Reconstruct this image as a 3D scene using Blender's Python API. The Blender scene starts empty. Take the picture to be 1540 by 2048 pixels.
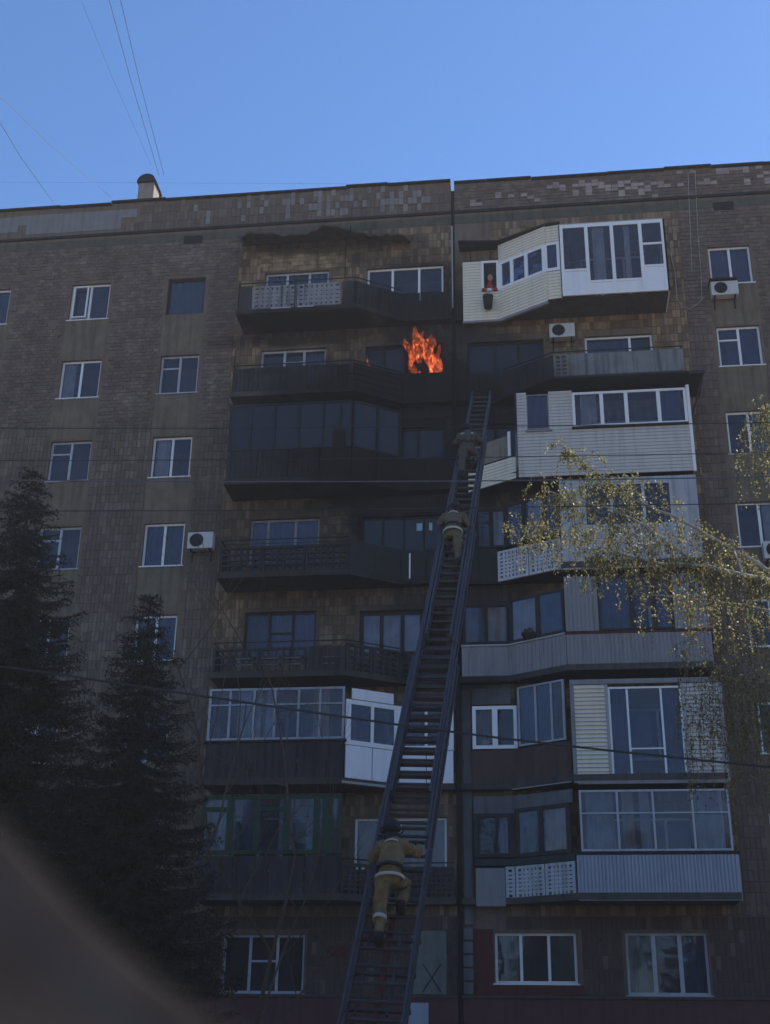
import bpy, bmesh, math, random
import numpy as np
from mathutils import Vector, Matrix
random.seed(7); rng = np.random.default_rng(7)
S = bpy.context.scene
COL = S.collection

# ------------------------------------------------------------------ camera
FPX, PIT, ROL, YAW, CD, CH = 2537.3, .4181, -.0147, -.1268, 32.475, 1.7
cy, sy, cp, sp, cr, sr = math.cos(YAW), math.sin(YAW), math.cos(PIT), math.sin(PIT), math.cos(ROL), math.sin(ROL)
r0 = Vector((cy, -sy, 0)); FW = Vector((sy*cp, cy*cp, sp)); u0 = Vector((-sp*sy, -sp*cy, cp))
RT = cr*r0 - sr*u0; UP = sr*r0 + cr*u0
CAM = Vector((0, -CD, CH))
cam = bpy.data.cameras.new('camera'); camo = bpy.data.objects.new('camera', cam); COL.objects.link(camo)
cam.sensor_fit = 'VERTICAL'; cam.sensor_height = 36; cam.lens = FPX/2048*36
cam.clip_start = .05; cam.clip_end = 3000
m4 = Matrix((RT, UP, -FW)).transposed().to_4x4(); m4.translation = CAM
camo.matrix_world = m4
cam.dof.use_dof = True; cam.dof.focus_distance = 31; cam.dof.aperture_fstop = 3.4
S.camera = camo
# ------------------------------------------------------------------ light
SUN_EL, SUN_AZ = math.radians(45), math.radians(37)      # behind the building, to the right
w = bpy.data.worlds.new('World'); S.world = w; w.use_nodes = True
nt = w.node_tree; bg = nt.nodes['Background']
sky = nt.nodes.new('ShaderNodeTexSky'); sky.sky_type = 'NISHITA'; sky.sun_disc = False
sky.sun_elevation = SUN_EL; sky.sun_rotation = SUN_AZ
sky.air_density = 1.1; sky.dust_density = .08; sky.ozone_density = 10; sky.altitude = 100
nt.links.new(sky.outputs[0], bg.inputs[0]); bg.inputs[1].default_value = .088
sl = bpy.data.lights.new('sun', 'SUN'); sl.energy = 4.3; sl.angle = math.radians(.53); sl.color = (1, .94, .84)
so = bpy.data.objects.new('sun', sl); COL.objects.link(so)
sd = Vector((math.sin(SUN_AZ)*math.cos(SUN_EL), math.cos(SUN_AZ)*math.cos(SUN_EL), math.sin(SUN_EL)))
so.rotation_euler = sd.to_track_quat('Z', 'Y').to_euler()
S.view_settings.view_transform = 'Standard'; S.view_settings.look = 'None'
S.view_settings.exposure = .98; S.view_settings.gamma = 1; S.view_settings.use_curve_mapping = False

def at(u, v, d):
    ray = FW*FPX + RT*(u-770) - UP*(v-1024)
    t = (CD-d)/ray.y
    return CAM + ray*t

# ------------------------------------------------------------------ materials
def N(nt, t, **k):
    n = nt.nodes.new(t)
    for a, b in k.items(): setattr(n, a, b)
    return n
def math_(nt, op, a, b=None, clamp=False):
    n = N(nt, 'ShaderNodeMath', operation=op, use_clamp=clamp)
    for i, x in enumerate((a, b)):
        if x is None: continue
        if isinstance(x, (int, float)): n.inputs[i].default_value = x
        else: nt.links.new(x, n.inputs[i])
    return n.outputs[0]
# soot staining round the burning flat
def soot_group():
    g = bpy.data.node_groups.new('soot', 'ShaderNodeTree')
    g.interface.new_socket('mask', in_out='OUTPUT', socket_type='NodeSocketFloat')
    out = g.nodes.new('NodeGroupOutput')
    geo = g.nodes.new('ShaderNodeNewGeometry'); sx = g.nodes.new('ShaderNodeSeparateXYZ')
    g.links.new(geo.outputs['Position'], sx.inputs[0])
    nz = g.nodes.new('ShaderNodeTexNoise'); nz.inputs['Scale'].default_value = .9; nz.inputs['Detail'].default_value = 5
    g.links.new(geo.outputs['Position'], nz.inputs['Vector'])
    tot = None
    for cx, cz, rx, rz, a in ((-3.3, 18.4, 4.0, 3.9, 1), (-2.2, 14.0, 2.4, 3.6, .8), (-.6, 18.2, 1.5, 2.6, .75), (-2.9, 22.6, 1.7, 2.2, .85), (-6.0, 25.45, 2.6, .30, .75), (-4.9, 25.3, .9, .8, .6), (-1.2, 20.0, 1.8, 2.2, .8), (-5.4, 15.5, 3.6, 2.6, .55), (-4, 12, 4, 4.5, .28), (-6.6, 22.2, 2.6, .35, .8)):
        dx = math_(g, 'DIVIDE', math_(g, 'SUBTRACT', sx.outputs[0], cx), rx)
        dz = math_(g, 'DIVIDE', math_(g, 'SUBTRACT', sx.outputs[2], cz), rz)
        r = math_(g, 'SQRT', math_(g, 'ADD', math_(g, 'MULTIPLY', dx, dx), math_(g, 'MULTIPLY', dz, dz)))
        r = math_(g, 'ADD', r, math_(g, 'MULTIPLY', math_(g, 'SUBTRACT', nz.outputs[0], .5), 1.3))
        m = math_(g, 'MULTIPLY', math_(g, 'MULTIPLY', math_(g, 'SUBTRACT', 1.35, r), 1.6, True), a)
        tot = m if tot is None else math_(g, 'MAXIMUM', tot, m)
    g.links.new(tot, out.inputs[0])
    return g
SOOT = soot_group()
MATS = {}
def mk(name, col, rough=.8, var=.25, scale=3, bump=.0, soot=True, grime=.35, rnd=0, island=0, metal=0, fine=0, spec=.22, trans=0):
    if name in MATS: return MATS[name]
    m = bpy.data.materials.new(name); m.use_nodes = True; MATS[name] = m
    nt = m.node_tree; L = nt.links; b = nt.nodes['Principled BSDF']
    tc = N(nt, 'ShaderNodeNewGeometry')
    nz = N(nt, 'ShaderNodeTexNoise'); nz.inputs['Scale'].default_value = scale; nz.inputs['Detail'].default_value = 7; nz.inputs['Roughness'].default_value = .65
    L.new(tc.outputs['Position'], nz.inputs['Vector'])
    f = math_(nt, 'ADD', 1-var*1.3, math_(nt, 'MULTIPLY', nz.outputs[0], var*2.6))
    if grime:
        mp = N(nt, 'ShaderNodeMapping'); mp.inputs['Scale'].default_value = (7, 7, .55)
        L.new(tc.outputs['Position'], mp.inputs[0])
        n2 = N(nt, 'ShaderNodeTexNoise'); n2.inputs['Scale'].default_value = 1; n2.inputs['Detail'].default_value = 5; L.new(mp.outputs[0], n2.inputs['Vector'])
        g = math_(nt, 'MULTIPLY', math_(nt, 'SUBTRACT', n2.outputs[0], .48, True), grime*4, True)
        f = math_(nt, 'MULTIPLY', f, math_(nt, 'SUBTRACT', 1, g))
    if island:
        f = math_(nt, 'MULTIPLY', f, math_(nt, 'ADD', 1-island/2, math_(nt, 'MULTIPLY', tc.outputs['Random Per Island'], island)))
    if rnd:
        oi = N(nt, 'ShaderNodeObjectInfo')
        f = math_(nt, 'MULTIPLY', f, math_(nt, 'ADD', 1-rnd/2, math_(nt, 'MULTIPLY', oi.outputs['Random'], rnd)))
    if fine:
        n3 = N(nt, 'ShaderNodeTexNoise'); n3.inputs['Scale'].default_value = 60; n3.inputs['Detail'].default_value = 3; L.new(tc.outputs['Position'], n3.inputs['Vector'])
        f = math_(nt, 'MULTIPLY', f, math_(nt, 'ADD', 1-fine/2, math_(nt, 'MULTIPLY', n3.outputs[0], fine)))
    mx = N(nt, 'ShaderNodeMix', data_type='RGBA', blend_type='MULTIPLY'); mx.inputs[0].default_value = 1
    mx.inputs[6].default_value = (*col, 1); 
    cb = N(nt, 'ShaderNodeCombineColor')
    for i in range(3): L.new(f, cb.inputs[i])
    L.new(cb.outputs[0], mx.inputs[7]); out = mx.outputs[2]
    if soot:
        sg = N(nt, 'ShaderNodeGroup'); sg.node_tree = SOOT
        m2 = N(nt, 'ShaderNodeMix', data_type='RGBA'); L.new(sg.outputs[0], m2.inputs[0]); L.new(out, m2.inputs[6]); m2.inputs[7].default_value = (.009, .007, .008, 1)
        out = m2.outputs[2]
    L.new(out, b.inputs['Base Color']); b.inputs['Roughness'].default_value = rough; b.inputs['Metallic'].default_value = metal
    b.inputs['Specular IOR Level'].default_value = spec
    if bump:
        bp = N(nt, 'ShaderNodeBump'); bp.inputs['Strength'].default_value = bump; bp.inputs['Distance'].default_value = .02
        L.new(nz.outputs[0], bp.inputs['Height']); L.new(bp.outputs[0], b.inputs['Normal'])
    if trans:
        tr = N(nt, 'ShaderNodeBsdfTranslucent'); ms = N(nt, 'ShaderNodeMixShader'); ms.inputs[0].default_value = trans
        L.new(out, tr.inputs[0]); L.new(b.outputs[0], ms.inputs[1]); L.new(tr.outputs[0], ms.inputs[2])
        L.new(ms.outputs[0], nt.nodes['Material Output'].inputs[0])
    return m
def glass(name, tint=(.55, .6, .7), ior=1.65, rough=.02, soot=False):
    m = bpy.data.materials.new(name); m.use_nodes = True; MATS[name] = m
    nt = m.node_tree; L = nt.links; nt.nodes.remove(nt.nodes['Principled BSDF'])
    fr = N(nt, 'ShaderNodeFresnel'); fr.inputs[0].default_value = ior
    geo = N(nt, 'ShaderNodeNewGeometry'); nz = N(nt, 'ShaderNodeTexNoise'); nz.inputs['Scale'].default_value = 1.2; nz.inputs['Detail'].default_value = 2
    L.new(geo.outputs['Position'], nz.inputs['Vector']); bp = N(nt, 'ShaderNodeBump'); bp.inputs['Strength'].default_value = .12; bp.inputs['Distance'].default_value = .05
    L.new(nz.outputs[0], bp.inputs['Height'])
    t = N(nt, 'ShaderNodeBsdfTransparent'); t.inputs[0].default_value = (*tint, 1)
    g = N(nt, 'ShaderNodeBsdfGlossy'); g.inputs[1].default_value = rough; L.new(bp.outputs[0], g.inputs['Normal'])
    g.inputs[0].default_value = (.85, .9, 1, 1)
    a = N(nt, 'ShaderNodeMixShader'); L.new(fr.outputs[0], a.inputs[0]); L.new(t.outputs[0], a.inputs[1]); L.new(g.outputs[0], a.inputs[2])
    # film of dust
    df = N(nt, 'ShaderNodeBsdfDiffuse'); df.inputs[0].default_value = (.12, .125, .15, 1)
    n2 = N(nt, 'ShaderNodeTexNoise'); n2.inputs['Scale'].default_value = 2.5; n2.inputs['Detail'].default_value = 5; L.new(geo.outputs['Position'], n2.inputs['Vector'])
    dm = N(nt, 'ShaderNodeMixShader'); L.new(math_(nt, 'MULTIPLY', n2.outputs[0], .3), dm.inputs[0]); L.new(a.outputs[0], dm.inputs[1]); L.new(df.outputs[0], dm.inputs[2])
    L.new(dm.outputs[0], nt.nodes['Material Output'].inputs[0])
    return m
GL = glass('window_glass', (.8, .83, .88), 1.43)
GS = None
GS = mk('sooty_glass', (.018, .018, .024), .25, .4, 2.5, soot=False, grime=0, spec=.35)
M_wall = mk('facade_render', (.165, .122, .092), .9, .35, 1.2, .3, grime=.35, fine=.3)
M_tileV = None
def tile_mat(name, c0, c1, c2, lo, hi, soot=True, useobj=False, ra=.26):
    m = bpy.data.materials.new(name); m.use_nodes = True; MATS[name] = m
    nt = m.node_tree; L = nt.links; b = nt.nodes['Principled BSDF']
    geo = N(nt, 'ShaderNodeNewGeometry'); rp = N(nt, 'ShaderNodeValToRGB')
    rnd = geo.outputs['Random Per Island']
    if useobj: rnd = N(nt, 'ShaderNodeObjectInfo').outputs['Random']
    nz = N(nt, 'ShaderNodeTexNoise'); nz.inputs['Scale'].default_value = .7; nz.inputs['Detail'].default_value = 5; nz.inputs['Roughness'].default_value = .7
    L.new(geo.outputs['Position'], nz.inputs['Vector'])
    mp = N(nt, 'ShaderNodeMapping'); mp.inputs['Scale'].default_value = (6, 6, .35); L.new(geo.outputs['Position'], mp.inputs[0])
    n2 = N(nt, 'ShaderNodeTexNoise'); n2.inputs['Scale'].default_value = 1; n2.inputs['Detail'].default_value = 6; L.new(mp.outputs[0], n2.inputs['Vector'])
    f = math_(nt, 'ADD', math_(nt, 'MULTIPLY', rnd, ra), math_(nt, 'ADD', math_(nt, 'MULTIPLY', nz.outputs[0], .8), math_(nt, 'MULTIPLY', n2.outputs[0], .35)))
    L.new(f, rp.inputs[0]); e = rp.color_ramp.elements
    e[0].position = lo; e[0].color = (*c0, 1); e[1].position = hi; e[1].color = (*c2, 1)
    k = e.new((lo+hi)/2); k.color = (*c1, 1)
    n3 = N(nt, 'ShaderNodeTexNoise'); n3.inputs['Scale'].default_value = 35; n3.inputs['Detail'].default_value = 4; L.new(geo.outputs['Position'], n3.inputs['Vector'])
    mm = N(nt, 'ShaderNodeMix', data_type='RGBA', blend_type='MULTIPLY'); mm.inputs[0].default_value = .55; L.new(rp.outputs[0], mm.inputs[6]); L.new(n3.outputs[0], mm.inputs[7])
    out = mm.outputs[2]
    if soot:
        sg = N(nt, 'ShaderNodeGroup'); sg.node_tree = SOOT
        m2 = N(nt, 'ShaderNodeMix', data_type='RGBA'); L.new(sg.outputs[0], m2.inputs[0]); L.new(out, m2.inputs[6]); m2.inputs[7].default_value = (.009, .007, .008, 1)
        out = m2.outputs[2]
    L.new(out, b.inputs['Base Color']); b.inputs['Roughness'].default_value = .7; b.inputs['Specular IOR Level'].default_value = .25
    return m
M_tile = tile_mat('ceramic_tile', (.125, .085, .066), (.20, .145, .113), (.34, .26, .205), .44, 1.04, ra=.24)
M_tileB = tile_mat('ceramic_tile_warm', (.12, .075, .042), (.24, .155, .088), (.42, .285, .17), .46, 1.08, ra=.42)
M_tileL = tile_mat('pale_tile', (.34, .27, .24), (.46, .36, .32), (.58, .47, .42), .5, .95, False, True)
M_tileG = tile_mat('pale_tile_grey', (.20, .175, .16), (.29, .26, .235), (.38, .34, .31), .5, .95, True, True)
M_plaster = mk('grey_green_plaster', (.17, .135, .095), .9, .4, 2, .2, grime=.4)
M_patch = mk('bare_grey_plaster', (.21, .205, .20), .9, .22, 1.5, .2, grime=.25)
M_green = mk('green_mosaic', (.095, .092, .072), .85, .45, 3, .2, fine=.5)
M_dark = mk('dark_felt', (.03, .027, .03), .9)
M_slab = mk('balcony_concrete', (.08, .068, .062), .95, .4, 2, .3, fine=.3)
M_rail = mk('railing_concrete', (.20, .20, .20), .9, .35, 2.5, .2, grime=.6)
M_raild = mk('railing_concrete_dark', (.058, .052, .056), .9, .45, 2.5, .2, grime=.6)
M_white = mk('white_plastic', (.80, .79, .78), .4, .05, 2, soot=False, grime=.08)
M_whiteS = mk('weathered_white_frame', (.45, .46, .50), .6, .15, 3, grime=.2)
M_pane = mk('white_panel', (.78, .78, .80), .45, .06, 2, soot=False, grime=.10)
M_side = mk('cream_siding', (.74, .66, .52), .55, .06, 2, soot=False, grime=.12)
M_side2 = mk('greyish_siding', (.54, .50, .45), .6, .08, 2, soot=False, grime=.2)
M_corr = mk('grey_corrugated', (.26, .245, .25), .7, .12, 2, soot=False, grime=.25)
M_corrb = mk('pale_blue_corrugated', (.35, .38, .44), .6, .1, 2, soot=False, grime=.15)
M_brown = mk('brown_panel', (.085, .055, .045), .8, .25, 2, soot=False)
M_dgreen = mk('dark_green_sheet', (.03, .042, .04), .6, .25, 2)
M_gfr = mk('green_paint_frame', (.02, .065, .035), .6, .3, 4, soot=False)
M_bfr = mk('dark_brown_frame', (.04, .03, .028), .6, .3)
M_curt = mk('pale_curtain', (.74, .68, .62), .9, .15, 3, soot=False, grime=.25)
M_curtb = mk('beige_curtain', (.78, .55, .36), .9, .15, 3, soot=False, grime=.2)
M_curtd = mk('blue_curtain', (.13, .15, .25), .9, .2, 3, soot=False, grime=.25)
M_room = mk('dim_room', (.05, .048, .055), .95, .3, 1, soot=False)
M_board = mk('charred_board', (.06, .052, .055), .9, .4, 5, .3, rnd=.5)
M_red = mk('red_brown_plinth', (.115, .05, .05), .9, .25, 1.2, .2, grime=.3)
M_redd = mk('red_paint', (.105, .026, .025), .7, .25, 3)
M_steel = mk('ladder_steel', (.08, .072, .076), .42, .15, 3, soot=False, metal=.35, grime=.15)
M_rung = mk('rung_rubber', (.045, .04, .042), .6, .2, 4, soot=False, spec=.5)
M_blk = mk('black_rubber', (.015, .015, .018), .5, .1, soot=False)
M_ac = mk('off_white_casing', (.55, .54, .52), .5, .08, 3, soot=False, grime=.15)
M_pil = mk('grey_pilaster', (.14, .14, .145), .9, .3, 2)
M_turn = mk('turnout_cloth', (.20, .135, .065), .9, .6, 9, .3, soot=False, grime=0)
M_turn2 = mk('turnout_cloth_dark', (.13, .10, .06), .9, .3, 14, .3, soot=False, grime=0)
M_refl = mk('reflective_tape', (.48, .46, .34), .35, .1, 8, soot=False, grime=.1, spec=.8)
M_skin = mk('skin', (.42, .25, .18), .6, .08, 8, soot=False, grime=0)
M_hair = mk('brown_hair', (.06, .035, .02), .6, .2, 20, soot=False, grime=0)
M_redc = mk('red_shirt', (.30, .035, .03), .9, .2, 8, soot=False, grime=0)
M_wire = mk('wire', (.045, .045, .05), .5, .1, soot=False, grime=0)
M_cablew = mk('pale_cable', (.35, .34, .33), .6, .1, soot=False, grime=0)
M_brick = mk('pale_brick', (.36, .27, .19), .9, .2, 4, soot=False, rnd=.3)

# ------------------------------------------------------------------ objects
def tag(o, label=None, cat=None, group=None, kind=None):
    if label: o['label'] = label
    if cat: o['category'] = cat
    if group: o['group'] = group
    if kind: o['kind'] = kind
    return o
def empty(name, loc, label, cat, group=None):
    o = bpy.data.objects.new(name, None); COL.objects.link(o); o.location = loc
    o.empty_display_size = .3
    return tag(o, label, cat, group)
class MB:
    def __init__(s): s.v = []; s.f = []
    def add(s, v, f):
        k = len(s.v); s.v += [tuple(p) for p in v]; s.f += [tuple(i+k for i in q) for q in f]; return s
    def hexa(s, p):   # p[0..3] bottom ring, p[4..7] top ring
        return s.add(p, [(0, 3, 2, 1), (4, 5, 6, 7), (0, 1, 5, 4), (1, 2, 6, 5), (2, 3, 7, 6), (3, 0, 4, 7)])
    def box(s, x0, x1, y0, y1, z0, z1):
        return s.hexa([(x0, y0, z0), (x1, y0, z0), (x1, y1, z0), (x0, y1, z0), (x0, y0, z1), (x1, y0, z1), (x1, y1, z1), (x0, y1, z1)])
    def prism(s, pts, z0, z1):   # pts counter-clockwise seen from above
        n = len(pts)
        return s.add([(x, y, z0) for x, y in pts]+[(x, y, z1) for x, y in pts], [tuple(range(n-1, -1, -1)), tuple(range(n, 2*n))]+[(i, (i+1) % n, (i+1) % n+n, i+n) for i in range(n)])
    def tube(s, pts, rad, n=6, cap=True):
        pts = [Vector(p) for p in pts]
        if isinstance(rad, (int, float)): rad = [rad]*len(pts)
        vs = []
        for i, p in enumerate(pts):
            d = (pts[min(i+1, len(pts)-1)]-pts[max(i-1, 0)]).normalized()
            a = d.orthogonal().normalized() if i == 0 else (pa-d*pa.dot(d)).normalized()
            pa = a; b = d.cross(a)
            for k in range(n):
                t = 2*math.pi*k/n; vs.append(p+(a*math.cos(t)+b*math.sin(t))*rad[i])
        fs = [(i*n+k, i*n+(k+1) % n, (i+1)*n+(k+1) % n, (i+1)*n+k) for i in range(len(pts)-1) for k in range(n)]
        if cap: fs += [tuple(range(n-1, -1, -1)), tuple((len(pts)-1)*n+k for k in range(n))]
        return s.add(vs, fs)
    def build(s, name, mat, parent=None, smooth=False, bevel=0):
        me = bpy.data.meshes.new(name); me.from_pydata(s.v, [], s.f); me.update()
        if smooth: me.polygons.foreach_set('use_smooth', [True]*len(me.polygons))
        me.materials.append(mat)
        o = bpy.data.objects.new(name, me); COL.objects.link(o)
        if parent:
            o.parent = parent
            o.matrix_parent_inverse = Matrix.Translation(-world_loc(parent))
        if bevel:
            md = o.modifiers.new('bevel', 'BEVEL'); md.width = bevel; md.segments = 2; md.limit_method = 'ANGLE'
        return o
def world_loc(o):
    v = Vector(o.location)
    return v if not o.parent else world_loc(o.parent)+o.matrix_parent_inverse.translation+v
class Face:
    """vertical face between two plan points, X (or s) used as the along coordinate; offset o is outwards"""
    def __init__(s, x0, y0, x1, y1):
        s.a = Vector((x0, y0, 0)); s.b = Vector((x1, y1, 0)); s.d = s.b-s.a
        t = s.d.normalized(); s.n = Vector((t.y, -t.x, 0)); s.useX = abs(x1-x0) > 1e-6
    def pt(s, x, z, o=0):
        k = (x-s.a.x)/s.d.x if s.useX else x/s.d.length
        p = s.a+s.d*k+s.n*o; return Vector((p.x, p.y, z))
    def box(s, mb, x0, x1, z0, z1, o0, o1):
        P = s.pt
        return mb.hexa([P(x0, z0, o1), P(x1, z0, o1), P(x1, z0, o0), P(x0, z0, o0), P(x0, z1, o1), P(x1, z1, o1), P(x1, z1, o0), P(x0, z1, o0)])
def fbox(face, name, mat, parent, *a, bevel=0):
    return face.box(MB(), *a).build(name, mat, parent, bevel=bevel)
def corrug(face, name, mat, parent, x0, x1, z0, z1, pitch=.1, dep=.02, o=0, th=.02):
    mb = MB(); n = max(2, int(abs(x1-x0)/pitch))
    for i in range(n):
        a = x0+(x1-x0)*i/n; b = x0+(x1-x0)*(i+1)/n; c = a+(b-a)*.55
        face.box(mb, a, c, z0, z1, o-th, o+dep); face.box(mb, c, b, z0, z1, o-th, o)
    return mb.build(name, mat, parent)
def siding(face, name, mat, parent, x0, x1, z0, z1, pitch=.1, o=0, lip=.014, holes=()):
    mb = MB(); n = max(1, round((z1-z0)/pitch)); h = (z1-z0)/n; P = face.pt
    for i in range(n):
        a = z0+i*h; b = a+h
        segs = [(x0, x1)]
        for hx0, hx1, hz0, hz1 in holes:
            if a < hz1-.01 and b > hz0+.01:
                ns = []
                for p, q in segs:
                    if hx1 <= p or hx0 >= q: ns.append((p, q)); continue
                    if hx0 > p: ns.append((p, hx0))
                    if hx1 < q: ns.append((hx1, q))
                segs = ns
        for p, q in segs:
            mb.hexa([P(p, a, o+lip), P(q, a, o+lip), P(q, a, o-.02), P(p, a, o-.02), P(p, b-.004, o), P(q, b-.004, o), P(q, b-.004, o-.02), P(p, b-.004, o-.02)])
    return mb.build(name, mat, parent)
def curtain(face, name, mat, parent, x0, x1, z0, z1, o, amp=.03):
    mb = MB(); n = max(6, int(abs(x1-x0)/.035)); P = face.pt; vs = []; ph = random.random()*6
    for i in range(n+1):
        x = x0+(x1-x0)*i/n; oo = o+amp*math.sin(i*1.1+ph)+amp*.5*math.sin(i*2.7)
        vs += [P(x, z0, oo), P(x, z1, oo)]
    mb.add(vs, [(2*i, 2*i+2, 2*i+3, 2*i+1) for i in range(n)])
    return mb.build(name, mat, parent, smooth=True)
def window(face, parent, x0, x1, z0, z1, mull=(), trans=(), fm=None, fw=.06, mw=.07, o=0, sub=False, sill=False, curt=None, room=0, pane=GL, name='window', solid=()):
    """outer frame with mullions at x; trans = [(cell, z)] horizontal bars; every pane its own object"""
    fm = fm or M_white; mb = MB(); B = lambda a, b, c, d, p=0: face.box(mb, a, b, c, d, o-.05, o+p)
    B(x0, x1, z0, z0+fw); B(x0, x1, z1-fw, z1); B(x0, x0+fw, z0+fw, z1-fw); B(x1-fw, x1, z0+fw, z1-fw)
    xs = [x0+fw/2]+list(mull)+[x1-fw/2]
    for m in mull: B(m-mw/2, m+mw/2, z0+fw, z1-fw, .004)
    cells = []
    for i in range(len(xs)-1):
        a = xs[i]+(fw/2 if i == 0 else mw/2); b = xs[i+1]-(fw/2 if i == len(xs)-2 else mw/2)
        zz = [z0+fw]+sorted(z for c, z in trans if c == i)+[z1-fw]
        for z in zz[1:-1]: B(a, b, z-mw*.35, z+mw*.35)
        for j in range(len(zz)-1): cells.append((i, j, a, b, zz[j]+(0 if j == 0 else mw*.35), zz[j+1]-(0 if j == len(zz)-2 else mw*.35)))
    fr = mb.build(name if not sub else 'window_frame', fm, parent)
    par = parent if sub else fr
    for i, j, a, b, c, d in cells:
        face_mat = M_pane if (i, j) in solid else pane
        fbox(face, 'panel' if (i, j) in solid else 'pane', face_mat, par, a, b, c, d, o-.035, o-.022)
    if sill: fbox(face, 'sill', fm, par, x0-.05, x1+.05, z0-.035, z0-.002, o-.05, o+.14)
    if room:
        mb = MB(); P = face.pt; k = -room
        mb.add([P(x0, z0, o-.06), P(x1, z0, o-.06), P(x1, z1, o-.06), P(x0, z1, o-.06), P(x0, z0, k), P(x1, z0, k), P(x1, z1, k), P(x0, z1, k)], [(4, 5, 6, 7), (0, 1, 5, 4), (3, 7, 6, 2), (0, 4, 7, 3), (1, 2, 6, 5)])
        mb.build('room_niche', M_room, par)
    if curt:
        if not isinstance(curt, (list, tuple)): curt = [(curt, 0, 1)]
        for cm, a, b in curt:
            curtain(face, 'curtain', cm, par, x0+fw+(x1-x0-2*fw)*a, x0+fw+(x1-x0-2*fw)*b, z0+.02, z1-.02, o-.10)
    return fr

# ------------------------------------------------------------------ setting
gb = MB()
gb.add([(-450, -450, 0), (450, -450, 0), (450, 450, 0), (-450, 450, 0)], [(0, 1, 2, 3)])
M_ground = mk('dry_yard_soil', (.25, .19, .135), .95, .5, .6, .3, soot=False, grime=0)
tag(gb.build('ground', M_ground), kind='structure')
M_asph = mk('dusty_asphalt', (.19, .165, .145), .9, .25, 1.5, .2, soot=False, grime=0)
tag(MB().box(-120, 120, -27, -8.5, -.1, .03).build('road', M_asph), kind='structure')
tag(MB().box(-120, 120, -8.5, -8.3, -.1, .13).build('kerb', M_slab), kind='structure')
tag(MB().box(-120, 120, -3.2, -.35, -.1, .08).build('pavement', M_slab), kind='structure')

hz = MB().box(-460, 460, -460, 460, -1.2, 32.5).build('haze', bpy.data.materials.new('haze'))
tag(hz, kind='stuff'); hm = hz.data.materials[0]; hm.use_nodes = True; hn = hm.node_tree; hn.nodes.remove(hn.nodes['Principled BSDF'])
pv = hn.nodes.new('ShaderNodeVolumePrincipled'); pv.inputs['Density'].default_value = .0009; pv.inputs['Color'].default_value = (.92, .92, .95, 1); hn.links.new(pv.outputs[0], hn.nodes['Material Output'].inputs['Volume'])
# ------------------------------------------------------------------ apartment blocks
ZH = [24.56-2.8*k for k in range(8)]
BL = empty('apartment_building', (-14, 6, 0), 'brown tiled apartment block left of the joint, with soot round its burning flat', 'building')
BR = empty('apartment_building', (8, 6, 0), 'brown tiled apartment block right of the joint, with white and cream glazed balconies', 'building')
W0 = Face(-40, 0, 40, 0)
winL, winR = [], []    # openings: x0,x1,z0,z1
# openings -------------------------------------------------
for k in range(8):
    zt = ZH[k]; zb = zt-1.33
    for xa, xb in ((-11.12, -9.92), (-14.27, -13.0), (-17.55, -16.3), (-20.7, -19.5)): winL.append((xa, xb, zb, zt, 'c', k))
    for xa, xb in ((5.5, 6.72), (8.9, 10.1), (12, 13.2)): winR.append((xa, xb, zb, zt, 'c', k))
    # balcony doors/windows behind open balconies
    if k < 7:
        winL.append((-8.0, -6.0, zt-1.35, zt, 'b', k)); winR.append((1.7, 3.65, zt-1.35-.1, zt-.1, 'b', k))
        winL.append((-4.8, -2.45, zt-1.33, zt-.05, 'n', k))
        if k in (0, 5): pass
        winR.append((-1.75, -.7 if k in (0, 5) else .5, zt-1.33, zt-.1, 'n', k))
winL.append((-8.04, -5.98, 3.5, 4.87, 'g', 7)); winR.append((-1.3, .66, 3.76, 4.92, 'g', 7)); winR.append((1.83, 3.75, 3.52, 4.93, 'g', 7))
def wall_mesh(x0, x1, z0, z1, y, holes, parent, mat, depth=12):
    xs = sorted({x0, x1}|{h[0] for h in holes}|{h[1] for h in holes}); zs = sorted({z0, z1}|{h[2] for h in holes}|{h[3] for h in holes})
    xs = [a for a in xs if x0 <= a <= x1]; zs = [a for a in zs if z0 <= a <= z1]
    mb = MB(); idx = {}
    def V(a, b, yy=y):
        if (a, b, yy) not in idx: idx[(a, b, yy)] = len(mb.v); mb.v.append((a, yy, b))
        return idx[(a, b, yy)]
    for i in range(len(xs)-1):
        for j in range(len(zs)-1):
            cx = (xs[i]+xs[i+1])/2; cz = (zs[j]+zs[j+1])/2
            if any(h[0] < cx < h[1] and h[2] < cz < h[3] for h in holes): continue
            mb.f.append((V(xs[i], zs[j]), V(xs[i+1], zs[j]), V(xs[i+1], zs[j+1]), V(xs[i], zs[j+1])))
    for a, b, c, d in [h[:4] for h in holes]:    # reveals
        k = len(mb.v); r = .14
        mb.v += [(a, y, c), (b, y, c), (b, y, d), (a, y, d), (a, y+r, c), (b, y+r, c), (b, y+r, d), (a, y+r, d)]
        mb.f += [(k, k+1, k+5, k+4), (k+3, k+7, k+6, k+2), (k, k+4, k+7, k+3), (k+1, k+2, k+6, k+5)]
    mb.build('wall', mat, parent)
    # body of the block behind the facade
    MB().box(x0, x1, y+.9, y+depth, 0, z1-.6).build('side_and_rear_wall', mat, parent)
    MB().box(x0, x0+.2, y+.002, y+.9, 0, z1).build('end_wall', mat, parent); MB().box(x1-.2, x1, y+.002, y+.9, 0, z1).build('end_wall', mat, parent)
XJ0, XJ1 = -2.19, -2.09
wall_mesh(-34, XJ0, 3.42, 27.5, 0, winL, BL, M_wall)
wall_mesh(XJ1, 20, 3.42, 27.45, 0, winR, BR, M_wall)
MB().box(-34, XJ0, -.12, .9, 0, 3.42).build('plinth', M_red, BL)
MB().box(XJ1, 20, -.12, .9, 0, 3.42).build('plinth', M_red, BR)
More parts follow.
